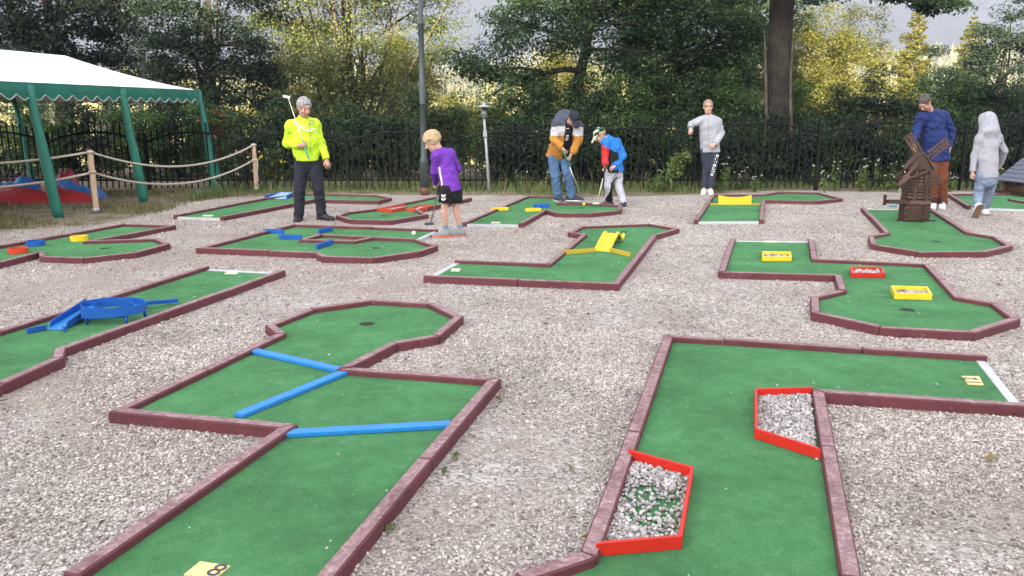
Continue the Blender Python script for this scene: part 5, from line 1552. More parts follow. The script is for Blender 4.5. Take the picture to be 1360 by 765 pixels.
def figure(label, base, J, s, chest_f, head_f, head_u=(0, 0, 1), hs=1.0, skin=SKIN_B, brow=True, hands=None, floor=0.0, legs_bare=False, seed=1, group=None):
    """J joints: head, neck, shA, elA, wrA, shB ..., hipA, knA, anA, hipB ...; A is the side on the left of the photo"""
    root = thing('person', label, 'person', tuple(base))
    M = solve_frame(head_f, head_u); H = J['head']
    hl = lambda x, y, z: H + hs * (x * M[0] + y * M[1] + z * M[2])
    cf = nrm(chest_f); lat = nrm(J['shB'] - J['shA'])
    cf = nrm(cf - lat * (cf @ lat))
    hm = (J['hipA'] + J['hipB']) / 2; sm = (J['shA'] + J['shB']) / 2
    S = Solid(0.0065); lg = 1.06 if legs_bare else .84
    # trunk
    S.cone(hm, hm * .5 + sm * .5, .125 * s, .115 * s, .03, (cf, .72)); S.cone(hm * .5 + sm * .5, hm * .15 + sm * .85, .115 * s, .14 * s, .03, (cf, .68))
    S.cone(J['shA'], J['shB'], .05 * s, .05 * s, .04)
    nb = sm + (J['neck'] - sm) * .3
    S.cone(nb, hl(0, -.015, -.06), .056 * s, .050 * hs, .025)
    for k in 'AB':
        S.cone(J['sh' + k], J['el' + k], .048 * s, .038 * s, .03); S.cone(J['el' + k], J['wr' + k], .038 * s, .026 * s, .012)
        S.cone(J['hip' + k], J['kn' + k], .072 * s * lg, .046 * s * lg, .02); S.cone(J['kn' + k], J['an' + k], .045 * s * lg, .033 * s * lg, .010)
        kn, an = J['kn' + k], J['an' + k]
        bk = -cf * .014 * s; S.cone(kn * .80 + an * .20 + bk, kn * .48 + an * .52 + bk, .046 * s * lg, .038 * s * lg, .02)
        S.cone(an, an + nrm(J['toe' + k]) * .09 * s + np.array([0, 0, -.07 * s]), .030 * s, .022 * s, .01)
        # hand
        hd = (hands or {}).get(k, {})
        d = nrm(hd.get('dir', J['wr' + k] - J['el' + k])); n = np.asarray(hd.get('palm', cf), float); n = nrm(n - d * (n @ d)); l = np.cross(d, n) * hd.get('side', 1 if k == 'A' else -1)
        w0 = J['wr' + k]; c_ = hd.get('curl', .5); g = s * hd.get('size', 1.0)
        S.cone(w0, w0 + d * .075 * g, .027 * g, .036 * g, .012, (n, .55))
        for o, L in ((-.031, .066), (-.0105, .076), (.0105, .071), (.031, .056)):
            kn_ = w0 + d * .082 * g + l * o * g
            d1 = d * math.cos(c_) + n * math.sin(c_); d2 = d * math.cos(2.3 * c_) + n * math.sin(2.3 * c_); d3 = d * math.cos(3.2 * c_) + n * math.sin(3.2 * c_)
            p1 = kn_ + d1 * L * .48 * g; p2 = p1 + d2 * L * .32 * g; p3 = p2 + d3 * L * .22 * g
            S.cone(kn_, p1, .0095 * g, .009 * g, .005); S.cone(p1, p2, .009 * g, .0085 * g, .003); S.cone(p2, p3, .0085 * g, .0075 * g, .003)
        t0 = w0 + d * .025 * g + l * .024 * g; t1 = t0 + (d * .75 + l * .55 + n * .35) * .042 * g; t2 = t1 + (d * .8 + n * .6 * (c_ + .3)) * .036 * g
        S.cone(t0, t1, .0135 * g, .011 * g, .008); S.cone(t1, t2, .0105 * g, .0085 * g, .003)
    # head
    e = lambda p, r, k, neg=False: S.ell(hl(*p), np.array(r) * hs, k * hs, M, neg=neg)
    e((0, -.012, .032), (.074, .094, .086), .02); e((0, .024, -.045), (.056, .066, .072), .03); e((0, .058, -.088), (.026, .024, .022), .025)
    e((0, .070, .030), (.05, .022, .016), .02)
    for sx in (-1, 1):
        e((sx * .030, .094, .010), (.017, .014, .011), .012, True); e((sx * .030, .076, .009), (.0135, .0135, .0125), .002)
        e((sx * .036, .066, -.026), (.02, .02, .02), .02); e((sx * .074, -.006, -.008), (.010, .020, .031), .006); e((sx * .080, .004, -.006), (.006, .010, .016), .006, True)
    S.cone(hl(0, .090, .012), hl(0, .110, -.026), .008 * hs, .0135 * hs, .008 * hs)
    for sx in (-1, 1): e((sx * .012, .098, -.030), (.009, .010, .008), .006)
    e((0, .086, -.056), (.024, .009, .0065), .005); e((0, .083, -.067), (.020, .010, .0065), .005); e((0, .096, -.0615), (.022, .010, .0018), .003, True)
    V, F = S.mesh()
    def which(C):
        q = ((C - H) @ M.T) / hs; x, y, z = np.abs(q[:, 0]), q[:, 1], q[:, 2]; w_ = np.zeros(len(C), int)
        w_[(x < .024) & (y > .078) & (z < -.050) & (z > -.073)] = 1
        ey = ((x - .030) / .0145) ** 2 + ((z - .009) / .0085) ** 2
        w_[(ey < 1) & (y > .06)] = 2; w_[(((x - .030) / .0068) ** 2 + ((z - .009) / .0075) ** 2 < 1) & (y > .06)] = 3
        if brow: w_[(x > .013) & (x < .050) & (np.abs(z - .0285 + .10 * (x - .030) ** 2 * 30) < .0052) & (y > .055)] = 4
        return w_
    put('body', (V, F), [skin, SKIN_L, EYE_W, EYE_D, BROW], root, which)
    root_info = dict(root=root, J=J, s=s, cf=cf, lat=lat, hm=hm, sm=sm, hl=hl, M=M, hs=hs, H=H, seed=seed, floor=floor)
    return root_info

def upper(I, name, mats, hem=.0, r=1.0, belly=0.0, which=None, collar=.03, sleeve=1.0, loose=1.0, hood=None, amp=.008, long=True, hem_r=None, shoulder=.075, wrist=.047, cuff=.0):
    J, s, cf = I['J'], I['s'], I['cf']; hm, sm = I['hm'], I['sm']; up = nrm(sm - hm)
    S = Solid(0.008); a = hm - up * hem * s; mid = hm * .52 + sm * .48; ch = hm * .16 + sm * .84
    hr = (hem_r or .182) * s * r
    S.cone(a, mid, hr, (.165 + belly * .2) * s * r, .03, (cf, .84 + belly * .5), cuts=[(a, -nrm(up + np.array([0, 0, 1.2])))])
    if belly: S.ell(mid - up * .03 * s + cf * belly * .18 * s, (.15 * s, .15 * s, .17 * s), .06)
    S.cone(mid, ch, .165 * s * r, .172 * s * r, .04, (cf, .70))
    for k in 'AB': S.cone(sm + (J['neck'] - sm) * .45, J['sh' + k], .062 * s, shoulder * .9 * s, .05)
    S.cone(J['shA'] * .96 + J['shB'] * .04 , J['shB'] * .96 + J['shA'] * .04, shoulder * s, shoulder * s, .05)
    nb = I['sm'] + (J['neck'] - I['sm']) * .55
    S.cone(ch, nb, .12 * s, .066 * s, .05)
    if collar: S.cone(nb - (J['neck'] - I['sm']) * .2, nb + nrm(J['neck'] - I['sm']) * collar * s, .070 * s, .064 * s, .012)
    for k in 'AB':
        sh, el, wr = J['sh' + k], J['el' + k], J['wr' + k]
        S.cone(sh, el, shoulder * sleeve * s, .060 * sleeve * s, .035)
        d = nrm(wr - el); S.cone(el, wr + d * .01, .059 * sleeve * s, wrist * sleeve * s, .015, cuts=[(wr - d * cuff, d)])
        if loose > 1: S.ell(el * .35 + wr * .65 - np.array([0, 0, .012 * s]), np.array([.062, .062, .06]) * s * sleeve, .03)
    if hood is not None:
        for args in hood: S.ell(*args)
    V, F = S.mesh(); V = crease(V, F, amp * s, 11 / s, I['seed'] + 1, tuple(up))
    return put(name, (V, F), mats, I['root'], which)

def lower(I, name, mats, r=1.0, cut=1.0, ankle=.058, which=None, top=.10, amp=.008, knee=.076, seat=.155):
    """trousers or shorts; cut is the fraction of the leg that they cover"""
    J, s, cf = I['J'], I['s'], I['cf']; hm, sm = I['hm'], I['sm']; up = nrm(sm - hm)
    S = Solid(0.008)
    S.cone(hm + up * top * s, hm - np.array([0, 0, .05 * s]), (seat - .005) * s * r, (seat + .004) * s * r, .03, (cf, .76), cuts=[(hm + up * top * s, up)])
    for k in 'AB':
        h_, kn, an = J['hip' + k], J['kn' + k], J['an' + k]
        if cut >= 1:
            S.cone(h_, kn, .098 * s * r, knee * s * r, .018); d = nrm(an - kn)
            S.cone(kn, an + d * .05 * s, knee * s * r, ankle * s * r, .010, cuts=[(an + d * .05 * s, d)])
            S.ell(an - d * .02 * s, np.array([ankle, ankle, .035]) * s * r * 1.08, .02)
        else:
            d = nrm(kn - h_); L = np.linalg.norm(kn - h_); e_ = h_ + d * L * cut
            S.cone(h_, e_ + d * .02, .105 * s * r, .108 * s * r, .02, cuts=[(e_, d)])
    V, F = S.mesh(); V = crease(V, F, amp * s, 12 / s, I['seed'] + 2)
    return put(name, (V, F), mats, I['root'], which)

def shoe(I, k, mat, solemat, size=1.0, pitch=0.0, floor=None):
    J, s = I['J'], I['s'] * size; an = J['an' + k]; d = np.array(J['toe' + k], float); d[2] = 0; d = nrm(d); fl = I['floor'] if floor is None else floor
    ax = nrm(d * math.cos(pitch) + np.array([0, 0, -math.sin(pitch)])); upn = nrm(np.array([0, 0, 1]) * math.cos(pitch) + d * math.sin(pitch))
    g = np.array([an[0], an[1], fl]) if pitch == 0 else an - upn * .085 * s
    lat = np.cross(ax, upn)
    p = lambda f, l, z: g + ax * f * s + lat * l * s + upn * z * s
    S = Solid(0.006)
    S.cone(p(-.045, 0, .045), p(.02, 0, .05), .043 * s, .046 * s, .02); S.cone(p(.0, 0, .05), p(.15, 0, .035), .046 * s, .040 * s, .03, (upn, .8)); S.ell(p(.165, 0, .032), (np.array([.05, .045, .028]) * s), .02, np.stack([ax, lat, upn]))
    S.cone(p(-.02, 0, .06), p(-.015, 0, .105), .045 * s, .042 * s, .02)
    S.cone(p(-.01, 0, .075), p(.075, 0, .058), .042 * s, .038 * s, .02)
    S.cut(p(0, 0, .018), -upn); o = put('shoe', S.mesh(), mat, I['root'])
    S = Solid(0.006); S.cone(p(-.045, 0, .014), p(.165, 0, .014), .050 * s, .050 * s, .01, (upn, 1.0)); S.cut(p(0, 0, .022), upn); S.cut(p(0, 0, .001), -upn)
    put('sole', S.mesh(), solemat, o)

def sock(I, k, mat, h=.10):
    J, s = I['J'], I['s']; an, kn = J['an' + k], J['kn' + k]; d = nrm(kn - an)
    S = Solid(0.006); S.cone(an - d * .04 * s, an + d * h * s, .043 * s, .042 * s, .01, cuts=[(an + d * h * s, d)]); put('sock', S.mesh(), mat, I['root'])

def hair(I, mat, thick=.014, front=.062, low=-.055, amp=.005, fringe=0.0, side=.0, name='hair'):
    hl, M, hs = I['hl'], I['M'], I['hs']; S = Solid(0.006)
    S.ell(hl(0, -.014, .034), (np.array([.074, .094, .086]) + thick) * hs, .01, M)
    S.ell(hl(0, -.05, -.02), np.array([.062, .055, .06]) * hs, .03, M)
    S.ell(hl(0, .112, -.020), np.array([.070, .080, .094 - fringe]) * hs, .012, M, neg=True)
    for sx in (-1, 1): S.ell(hl(sx * .096, .016, -.022 + side), np.array([.036, .034, .050]) * hs, .01, M, neg=True)
    S.cut(hl(0, 0, low), -(M[2] * .9 + M[1] * .45) / 1.006)
    V, F = S.mesh(); V = crease(V, F, amp, 110, I['seed'] + 5, tuple(M[1]), .4); return put(name, (V, F), mat, I['root'])

def cap(I, mat, brimmat, bf=(0, 1, -.25), which=None):
    hl, M, hs = I['hl'], I['M'], I['hs']; S = Solid(0.006)
    S.ell(hl(0, -.010, .040), (np.array([.084, .104, .092])) * hs, .01, M); S.cut(hl(0, 0, .036), -nrm(M[2] - M[1] * .12))
    mats = mat if isinstance(mat, list) else [mat]
    o = put('cap', S.mesh(), mats, I['root'], which)
    S = Solid(0.005); a = hl(0, .07, .042); b = hl(0, .07 + .085 * bf[1], .042 + .085 * bf[2]); n = nrm(np.cross(nrm(b - a), M[0]))
    S.cone(a, b, .073 * hs, .060 * hs, .005, (n, .10)); put('brim', S.mesh(), brimmat, o)

M_SHAFT = pmat('steel_shaft', (0.52, 0.52, 0.50), 0.3, 0.1, metallic=.7); M_SHAFTW = pmat('pale_shaft', (0.62, 0.60, 0.52), 0.4, 0.1); M_GRIPG = pmat('green_grip', (0.03, 0.30, 0.19), 0.6, 0.1); M_GRIPB = pmat('black_grip', (0.02, 0.02, 0.02), 0.6, 0.1)
def club(label, grip, head, hdir, shaft=M_SHAFT, gripm=M_GRIPB, glen=.26, headm=None):
    g, h = np.array(grip, float), np.array(head, float); d = nrm(h - g)
    root = thing('golf_club', label, 'golf club', tuple(h), 'golf clubs')
    MB().tube([g + d * glen * .9, h], [.0075, .0065], 8).build('shaft', shaft, root)
    MB().tube([g, g + d * .02, g + d * glen], [.012, .0145, .011], 8).build('grip', gripm, root)
    hd = nrm(np.array(hdir, float)); MB().beam(h - hd * .035, h + hd * .075, .03, .032, bevel=.006).build('club_head', headm or shaft, root)

def JJ(Y0, spec):
    J = {}
    for k, v in spec.items():
        J[k] = np.array(v, float) if k.startswith('toe') else atY(v[0], v[1], Y0 + (v[2] if len(v) > 2 else 0))
    return J

def decal(part, uvs, Y, mat, name, parent, lift=.004):
    """a printed mark: flat shapes in photo pixels laid onto a garment's surface and given a little thickness"""
    me = part.data; off = np.array(list(part['_root']))
    bv = BVHTree.FromPolygons([Vector(v.co) + Vector(off) for v in me.vertices], [tuple(p.vertices) for p in me.polygons])
    b = MB()
    for poly in uvs:
        top = []
        for u, v in poly:
            o = CAM; d = nrm(ray(u, v)); hit = bv.ray_cast(Vector(o), Vector(d))
            if hit[0] is None: top = None; break
            top.append((np.array(hit[0]) + np.array(hit[1]) * lift, np.array(hit[0]) - np.array(hit[1]) * .002))
        if not top: continue
        A = [b.bm.verts.new(tuple(t_[0])) for t_ in top]; B = [b.bm.verts.new(tuple(t_[1])) for t_ in top]; n = len(A)
        b.bm.faces.new(A); b.bm.faces.new(B[::-1])
        for i in range(n): b.bm.faces.new((A[i], A[(i + 1) % n], B[(i + 1) % n], B[i]))
    return b.build(name, mat, parent)

Z = lambda P, Y: P
# ---- older man in the bright yellow jacket
Y0 = at(412, 293)[1]
C_NEON = cloth('neon_yellow_cloth', (0.50, 0.74, 0.035), .7); C_DENIM = cloth('dark_denim', (0.022, 0.025, 0.036)); C_BLACK = cloth('black_cloth', (0.014, 0.014, 0.016)); C_WHITE = cloth('white_cloth', (0.70, 0.70, 0.72)); M_SHOEB = pmat('black_leather', (0.02, 0.018, 0.018), .4); M_SOLEB = pmat('black_sole', (0.03, 0.03, 0.03), .7)
J = JJ(Y0, dict(head=(404, 143, -.05), neck=(402.5, 154, 0), shA=(386, 167, .0), elA=(381, 191, .06), wrA=(396.5, 194, -.19), shB=(418.5, 166, .03), elB=(426.5, 190, .08), wrB=(433.5, 211.5, -.02),
                hipA=(400, 210, .04), knA=(398, 252, -.02), anA=(397, 285.5, .02), hipB=(417.5, 210, .05), knB=(423, 251.5, .0), anB=(427.5, 284.5, .06), toeA=(.05, -1, 0), toeB=(.88, -.45, 0)))
I1 = figure('grey haired man in a bright yellow jacket with a club on his shoulder', at(412, 293), J, 1.0, (.22, -1, 0), (.55, -.75, -.33), hs=1.08, skin=SKIN_A, hands={'A': dict(dir=(.75, -.15, .12), palm=(.1, .95, .3), curl=1.15, side=-1), 'B': dict(curl=.6, palm=(-.6, .5, 0))}, seed=11)
jk = upper(I1, 'jacket', [C_NEON], hem=.03, r=1.03, belly=.10, collar=.035, sleeve=.98, loose=1.0, hem_r=.172, amp=.010)
lower(I1, 'jeans', [C_DENIM], r=1.0, ankle=.066, amp=.008)
for k in 'AB': shoe(I1, k, M_SHOEB, M_SOLEB)
hair(I1, hairmat('grey_hair', (0.13, 0.128, 0.125), (0.46, 0.45, 0.44)), thick=.014)
M_PRINT = pmat('white_print', (0.72, 0.73, 0.70), .6, .05); M_PRINTD = pmat('grey_print', (0.10, 0.12, 0.06), .6, .05)
def ribbon(pts, w_, n=3):
    """thin pixel-space stroke as small quads"""
    out = []
    for (a, b) in zip(pts, pts[1:]):
        a, b = np.array(a, float), np.array(b, float)
        for i in range(n):
            p, q = a + (b - a) * i / n, a + (b - a) * (i + 1) / n; d = (b - a) / (np.linalg.norm(b - a) + 1e-9); s_ = np.array([-d[1], d[0]]) * w_ / 2
            out.append([tuple(p + s_), tuple(p - s_), tuple(q - s_), tuple(q + s_)])
    return out
def ring_px(u, v, r, w_, n=12, asp=1.0):
    P = [(u + r * math.cos(2 * math.pi * i / n) * asp, v + r * math.sin(2 * math.pi * i / n)) for i in range(n + 1)]; return ribbon(P, w_, 1)
decal(jk, ribbon([(389, 155), (395, 164), (404, 169), (412, 170.5), (421, 172)], .9) + ribbon([(390, 160), (396, 168), (405, 172.5), (413, 174), (421, 175.5)], .9) + ribbon([(393, 164), (398, 172), (394.5, 175)], .8), 0, M_PRINT, 'stripe_print', jk)
decal(jk, ring_px(414.3, 163, 3.0, 1.0) + ribbon([(412.6, 163), (416, 163)], 1.0, 1), 0, M_PRINTD, 'emblem_print', jk)
decal(jk, ribbon([(409.5, 158), (411, 168), (412, 180), (412.5, 192), (412.5, 202)], .5), 0, M_PRINTD, 'zip', jk)
club('golf club with a green grip resting on the shoulder of the man in yellow', atY(410, 211, Y0 - .29), atY(382.5, 129, Y0 + .10), (-1, .2, .2), M_SHAFTW, M_GRIPG, .27)

# ---- boy in the purple shirt
Y0 = at(598, 315)[1]
C_PURP = cloth('purple_cloth', (0.16, 0.042, 0.40), .7); C_SOCK = cloth('grey_blue_sock', (0.20, 0.28, 0.34)); M_SNEAK = pmat('grey_sneaker', (0.24, 0.26, 0.28), .7); M_ORSOLE = pmat('orange_sole', (0.72, 0.16, 0.045), .6)
J = JJ(Y0, dict(head=(574.5, 188, .02), neck=(581, 199, .04), shA=(579, 207, -.10), elA=(576.5, 229, -.02), wrA=(578.5, 244, .20), shB=(598, 204.5, .14), elB=(609, 225, .20), wrB=(589, 243, .30),
                hipA=(593, 252, -.06), knA=(589.5, 281, -.07), anA=(592, 305, .0), hipB=(605, 252, .08), knB=(605.5, 281, .07), anB=(611, 304.5, .10), toeA=(-1, -.22, 0), toeB=(-1, -.18, 0)))
I2 = figure('blond boy in a purple long sleeved shirt and black shorts bending over his putt', at(600, 315), J, .74, (-.75, .55, -.25), (-.80, .12, -.52), hs=.99, skin=SKIN_B, hands={'A': dict(curl=1.1), 'B': dict(curl=1.1)}, seed=21, legs_bare=True)
sh = upper(I2, 'shirt', [C_PURP], hem=.02, r=1.02, collar=.012, sleeve=.95, hem_r=.185, amp=.009)
so = lower(I2, 'shorts', [C_BLACK], cut=.60, r=1.05, amp=.006)
for k in 'AB': sock(I2, k, C_SOCK, .09); shoe(I2, k, M_SNEAK, M_ORSOLE, 1.12)
hair(I2, hairmat('blond_hair', (0.36, 0.25, 0.13), (0.62, 0.48, 0.29)), thick=.020, low=-.075, amp=.006)
ch = []
for v in (258, 262.5, 267):
    ch += [[(586.5, v), (589, v + 1.8), (588.8, v + 4.2), (586.3, v + 2.2)], [(589, v + 1.8), (591.8, v - .3), (591.8, v + 2.1), (588.8, v + 4.2)]]
decal(so, ch, 0, M_PRINT, 'chevron_print', so)
decal(sh, ribbon([(583.5, 222), (585, 232), (586.8, 241), (587.5, 247.5)], 1.9, 4), 0, M_PRINT, 'side_stripe', sh)
club('golf club held by the boy in purple', atY(586, 238, Y0 + .30), atY(572, 297, Y0 + .16), (-1, -.2, 0), pmat('dark_shaft', (0.10, 0.10, 0.11), .35, .1, metallic=.5), M_GRIPB, .2)

# ---- man with a cap, bending
Y0 = at(750, 268, .03)[1]
C_NAVY = cloth('navy_cloth', (0.065, 0.075, 0.11)); C_OFFW = cloth('off_white_cloth', (0.50, 0.50, 0.53)); C_MUST = cloth('mustard_cloth', (0.40, 0.19, 0.035)); C_JEAN = cloth('blue_denim', (0.085, 0.155, 0.29), .85, .4); M_NSHOE = pmat('navy_sneaker', (0.03, 0.04, 0.065), .7); M_WSOLE = pmat('white_sole', (0.62, 0.62, 0.62), .6)
J = JJ(Y0, dict(head=(762, 157, -.36), neck=(757, 156.5, -.16), shA=(740, 164, -.10), elA=(735.5, 184, -.12), wrA=(747.5, 197, -.34), shB=(767.5, 166.5, -.14), elB=(768.5, 186.5, -.18), wrB=(758.5, 205, -.36),
                hipA=(734, 204, .14), knA=(737.5, 234, .0), anA=(741, 260, .04), hipB=(748, 204, .16), knB=(754, 232, .02), anB=(758.5, 258, .08), toeA=(.35, -.92, 0), toeB=(.95, -.3, 0)))
I3 = figure('man in a dark cap, colour block jacket and blue jeans bending over his club', at(750, 267, 0), J, 1.0, (.25, -.85, -.45), (.22, -.62, -.75), (.15, -.7, .68), hs=1.0, skin=SKIN_A, floor=.03, hands={'A': dict(dir=(.35, -.25, -.9), palm=(.9, .3, .2), curl=1.1), 'B': dict(dir=(-.25, -.2, -.95), palm=(-.9, .2, .2), curl=1.1)}, seed=31)
zA, zB = atY(750, 168, Y0)[2], atY(750, 180, Y0)[2]
def wj(C):
    w_ = np.where(C[:, 2] > zA + .012 * np.sin(C[:, 0] * 9), 0, np.where(C[:, 2] > zB, 1, 2))
    q = C - I3['sm']; la = q @ I3['lat'] - .035; dp = q @ I3['cf']
    w_[(np.abs(la) < .062) & (dp > .03) ] = 3
    return w_
up3 = upper(I3, 'jacket', [C_NAVY, C_OFFW, C_MUST, C_BLACK], hem=.06, r=1.02, which=wj, collar=.02, sleeve=1.12, loose=1.2, hem_r=.185, amp=.010, hood=[(atY(750, 157, Y0 - .02), (.15, .13, .14), .06), (atY(744, 166, Y0 + .02), (.13, .13, .15), .06)])
lower(I3, 'jeans', [C_JEAN], ankle=.068, r=1.0, amp=.010)
for k in 'AB': shoe(I3, k, M_NSHOE, M_WSOLE, 1.05)
hair(I3, hairmat('dark_grey_hair', (0.05, 0.045, 0.04), (0.14, 0.13, 0.12)), thick=.008)
C_CAP = cloth('dark_cap_cloth', (0.028, 0.031, 0.042)); cap(I3, C_CAP, C_CAP, (0, .95, -.35))
decal(up3, ribbon([(751.5, 180.5), (755.5, 180)], 1.6, 2) + ribbon([(751, 183.5), (755, 182.8)], 1.0, 1) + ribbon([(751, 186), (754.6, 185.4)], .8, 1) + ribbon([(752, 171), (755.5, 170.6)], .8, 1), 0, M_PRINT, 'shirt_print', up3)
club('golf club gripped in both hands by the man with the cap', atY(747.5, 199, Y0 - .42), atY(775, 268, Y0 - .18), (1, -.1, 0), M_SHAFT, M_GRIPG, .30)

# ---- boy with a camouflage cap
Y0 = at(815, 275)[1]
C_BLUEJ = cloth('bright_blue_cloth', (0.02, 0.17, 0.56), .6); C_REDL = cloth('red_lining', (0.50, 0.035, 0.035), .7); C_LILAC = cloth('pale_grey_cloth', (0.42, 0.42, 0.50)); M_DSNK = pmat('dark_sneaker', (0.05, 0.05, 0.06), .7)
J = JJ(Y0, dict(head=(797, 179.5, -.10), neck=(806, 182, .0), shA=(804, 189, -.16), elA=(803.5, 206, -.20), wrA=(804, 220, -.24), shB=(819, 189, .08), elB=(828, 207, .02), wrB=(816.5, 220.5, -.16),
                hipA=(809, 226, -.06), knA=(808, 247.5, -.06), anA=(809, 266.5, .06), hipB=(821, 226, .05), knB=(821.5, 247, -.02), anB=(828, 266.5, -.14), toeA=(-1, -.25, 0), toeB=(-.55, -.85, 0)))
I4 = figure('boy in a camouflage cap and open blue jacket with red lining holding a club', at(815, 275), J, .82, (-.72, -.62, -.2), (-.78, -.22, -.58), hs=.93, skin=SKIN_B, hands={'A': dict(dir=(-.1, -.1, -1), palm=(-.6, .8, 0), curl=1.1), 'B': dict(dir=(-.75, -.4, -.4), palm=(-.3, .3, -.8), curl=.7)}, seed=41)
def w4(C):
    q = C - I4['sm']; la = q @ I4['lat']; dp = q @ I4['cf']
    w_ = np.zeros(len(C), int); w_[(dp > .05) & (la < .0)] = 2
    # lining never shows on the sleeves
    for k in 'AB':
        for a, b in ((J['sh' + k], J['el' + k]), (J['el' + k], J['wr' + k])):
            t_ = np.clip(((C - a) @ (b - a)) / ((b - a) @ (b - a)), .15, 1); w_[np.linalg.norm(C - a - t_[:, None] * (b - a), axis=1) < .062] = 1 if k == 'A' else 0
    return w_
upper(I4, 'jacket', [C_BLUEJ, C_REDL, C_BLACK], hem=.03, r=1.08, which=w4, collar=.045, sleeve=1.10, loose=1.1, hem_r=.19, amp=.008)
def w4p(C):
    a, b = J['hipA'], J['anA']; t_ = np.clip(((C - a) @ (b - a)) / ((b - a) @ (b - a)), 0, 1); d = C - a - t_[:, None] * (b - a)
    a2, b2 = J['hipB'], J['anB']; t2 = np.clip(((C - a2) @ (b2 - a2)) / ((b2 - a2) @ (b2 - a2)), 0, 1); d2 = np.linalg.norm(C - a2 - t2[:, None] * (b2 - a2), axis=1)
    w_ = np.zeros(len(C), int); w_[(np.linalg.norm(d, axis=1) < d2) & (t_ > .33) & (d[:, 0] > -.015 + .05 * (1 - t_) - .06 * np.clip((t_ - .6) * 3, 0, 1))] = 1; return w_
l4 = lower(I4, 'trousers', [C_LILAC, C_BLACK], ankle=.060, r=1.0, which=w4p, amp=.009)
decal(l4, ring_px(818.5, 232.5, 1.6, .9) + ribbon([(816.8, 236.8), (820.4, 236.4)], 1.6, 1), 0, M_PRINTD, 'badge_print', l4)
for k in 'AB': shoe(I4, k, M_DSNK, M_WSOLE, 1.1)
hair(I4, hairmat('light_brown_hair', (0.20, 0.13, 0.07), (0.36, 0.25, 0.14)), thick=.006)
C_CM = [cloth('camo_cream', (0.58, 0.55, 0.42)), cloth('camo_green', (0.03, 0.12, 0.05)), cloth('camo_black', (0.02, 0.025, 0.022))]
def wc(C):
    f = np.sin(C[:, 0] * 55 + 2 * np.sin(C[:, 2] * 40)) + np.sin(C[:, 1] * 48 + C[:, 2] * 50 + 1.5 * np.sin(C[:, 0] * 38)); return np.where(f > .7, 0, np.where(f > -.55, 1, 2))
cap(I4, C_CM, C_CM[0], (0, .9, -.45), wc)
club('golf club with a pale shaft held by the boy in the camouflage cap', atY(805, 218, Y0 - .30), atY(793, 270, Y0 - .22), (-1, -.1, 0), M_SHAFTW, M_GRIPB, .22)

# ---- teenager by the fence
Y0 = at(939, 257.5)[1]
C_LGREY = cloth('pale_grey_sweat', (0.34, 0.35, 0.40), .9, .05); C_NAVYP = cloth('navy_joggers', (0.032, 0.038, 0.058)); M_WSNK = pmat('white_sneaker', (0.74, 0.74, 0.74), .6)
J = JJ(Y0, dict(head=(940.4, 142, -.03), neck=(941, 152.5, .02), shA=(931, 160, .0), elA=(918, 165, -.03), wrA=(917, 170, -.22), shB=(952.5, 161, .0), elB=(958.5, 177.5, .04), wrB=(950, 191, -.16),
                hipA=(936.5, 199, .05), knA=(938.5, 222, .03), anA=(935.5, 247.5, -.02), hipB=(949.5, 199, .05), knB=(946.5, 222, -.06), anB=(943.5, 247.5, -.10), toeA=(-.3, -1, 0), toeB=(-.12, -1, 0)))
I5 = figure('fair teenager in glasses, pale grey hoodie, navy joggers and white sneakers by the fence', at(939, 257), J, .94, (-.05, -1, 0), (-.12, -1, -.02), hs=1.04, skin=SKIN_B, hands={'A': dict(dir=(-.25, -.5, -.8), palm=(.6, .3, -.5), curl=.55), 'B': dict(dir=(-.75, -.3, -.45), palm=(-.2, .8, -.4), curl=.7)}, seed=51)
hd = nrm(I5['J']['neck'] - I5['sm'])
h5 = upper(I5, 'hoodie', [C_LGREY], hem=.04, r=1.10, collar=.02, sleeve=1.06, hem_r=.172, amp=.009, hood=[(I5['sm'] + np.array([0, .07, .045]), (.12, .075, .07), .04), (I5['sm'] + np.array([-.075, -.01, .05]), (.045, .07, .045), .03), (I5['sm'] + np.array([.075, -.01, .05]), (.045, .07, .045), .03)])
l5 = lower(I5, 'joggers', [C_NAVYP], ankle=.060, r=1.03, amp=.008)
decal(h5, ribbon([(941, 157), (941, 170), (941, 182), (940.5, 193)], .5), 0, M_PRINTD, 'zip', h5)
tx = []
# lettering running down the thigh
for i, (u, v) in enumerate([(952.6, 207), (951.4, 211.2), (950.2, 215.4), (949.0, 219.6), (947.9, 223.6), (946.7, 227.8), (945.6, 231.8)]):
    if i % 3 == 0: tx += ring_px(u, v, 1.5, .9, 8)
    elif i % 3 == 1: tx += ribbon([(u - 1.6, v - 1.4), (u + 1.6, v - .8)], .8, 1) + ribbon([(u - 1.6, v + 1.0), (u + 1.6, v + 1.5)], .8, 1) + ribbon([(u - 1.4, v - 1.4), (u - 1.4, v + 1.2)], .8, 1)
    else: tx += ribbon([(u - 1.7, v - .5), (u + 1.7, v)], .9, 1) + ribbon([(u + 1.5, v - 1.2), (u + 1.4, v + 1.2)], .8, 1)
decal(l5, tx, 0, M_PRINT, 'leg_lettering', l5)
for k in 'AB': shoe(I5, k, M_WSNK, M_WSOLE, 1.12)
hair(I5, hairmat('short_fair_hair', (0.22, 0.15, 0.09), (0.40, 0.30, 0.19)), thick=.008, low=-.04, fringe=.0)
b = MB()
for sx in (-1, 1):
    c = I5['hl'](sx * .031, .104, .008); Mm = I5['M']
    b.tube([c + .98 * (Mm[0] * .024 * math.cos(a) + Mm[2] * .017 * math.sin(a)) for a in np.linspace(0, 2 * math.pi, 17)], .0022, 5)
    b.tube([I5['hl'](sx * .055, .100, .012), I5['hl'](sx * .080, .03, .010), I5['hl'](sx * .082, -.01, .004)], .0022, 5)
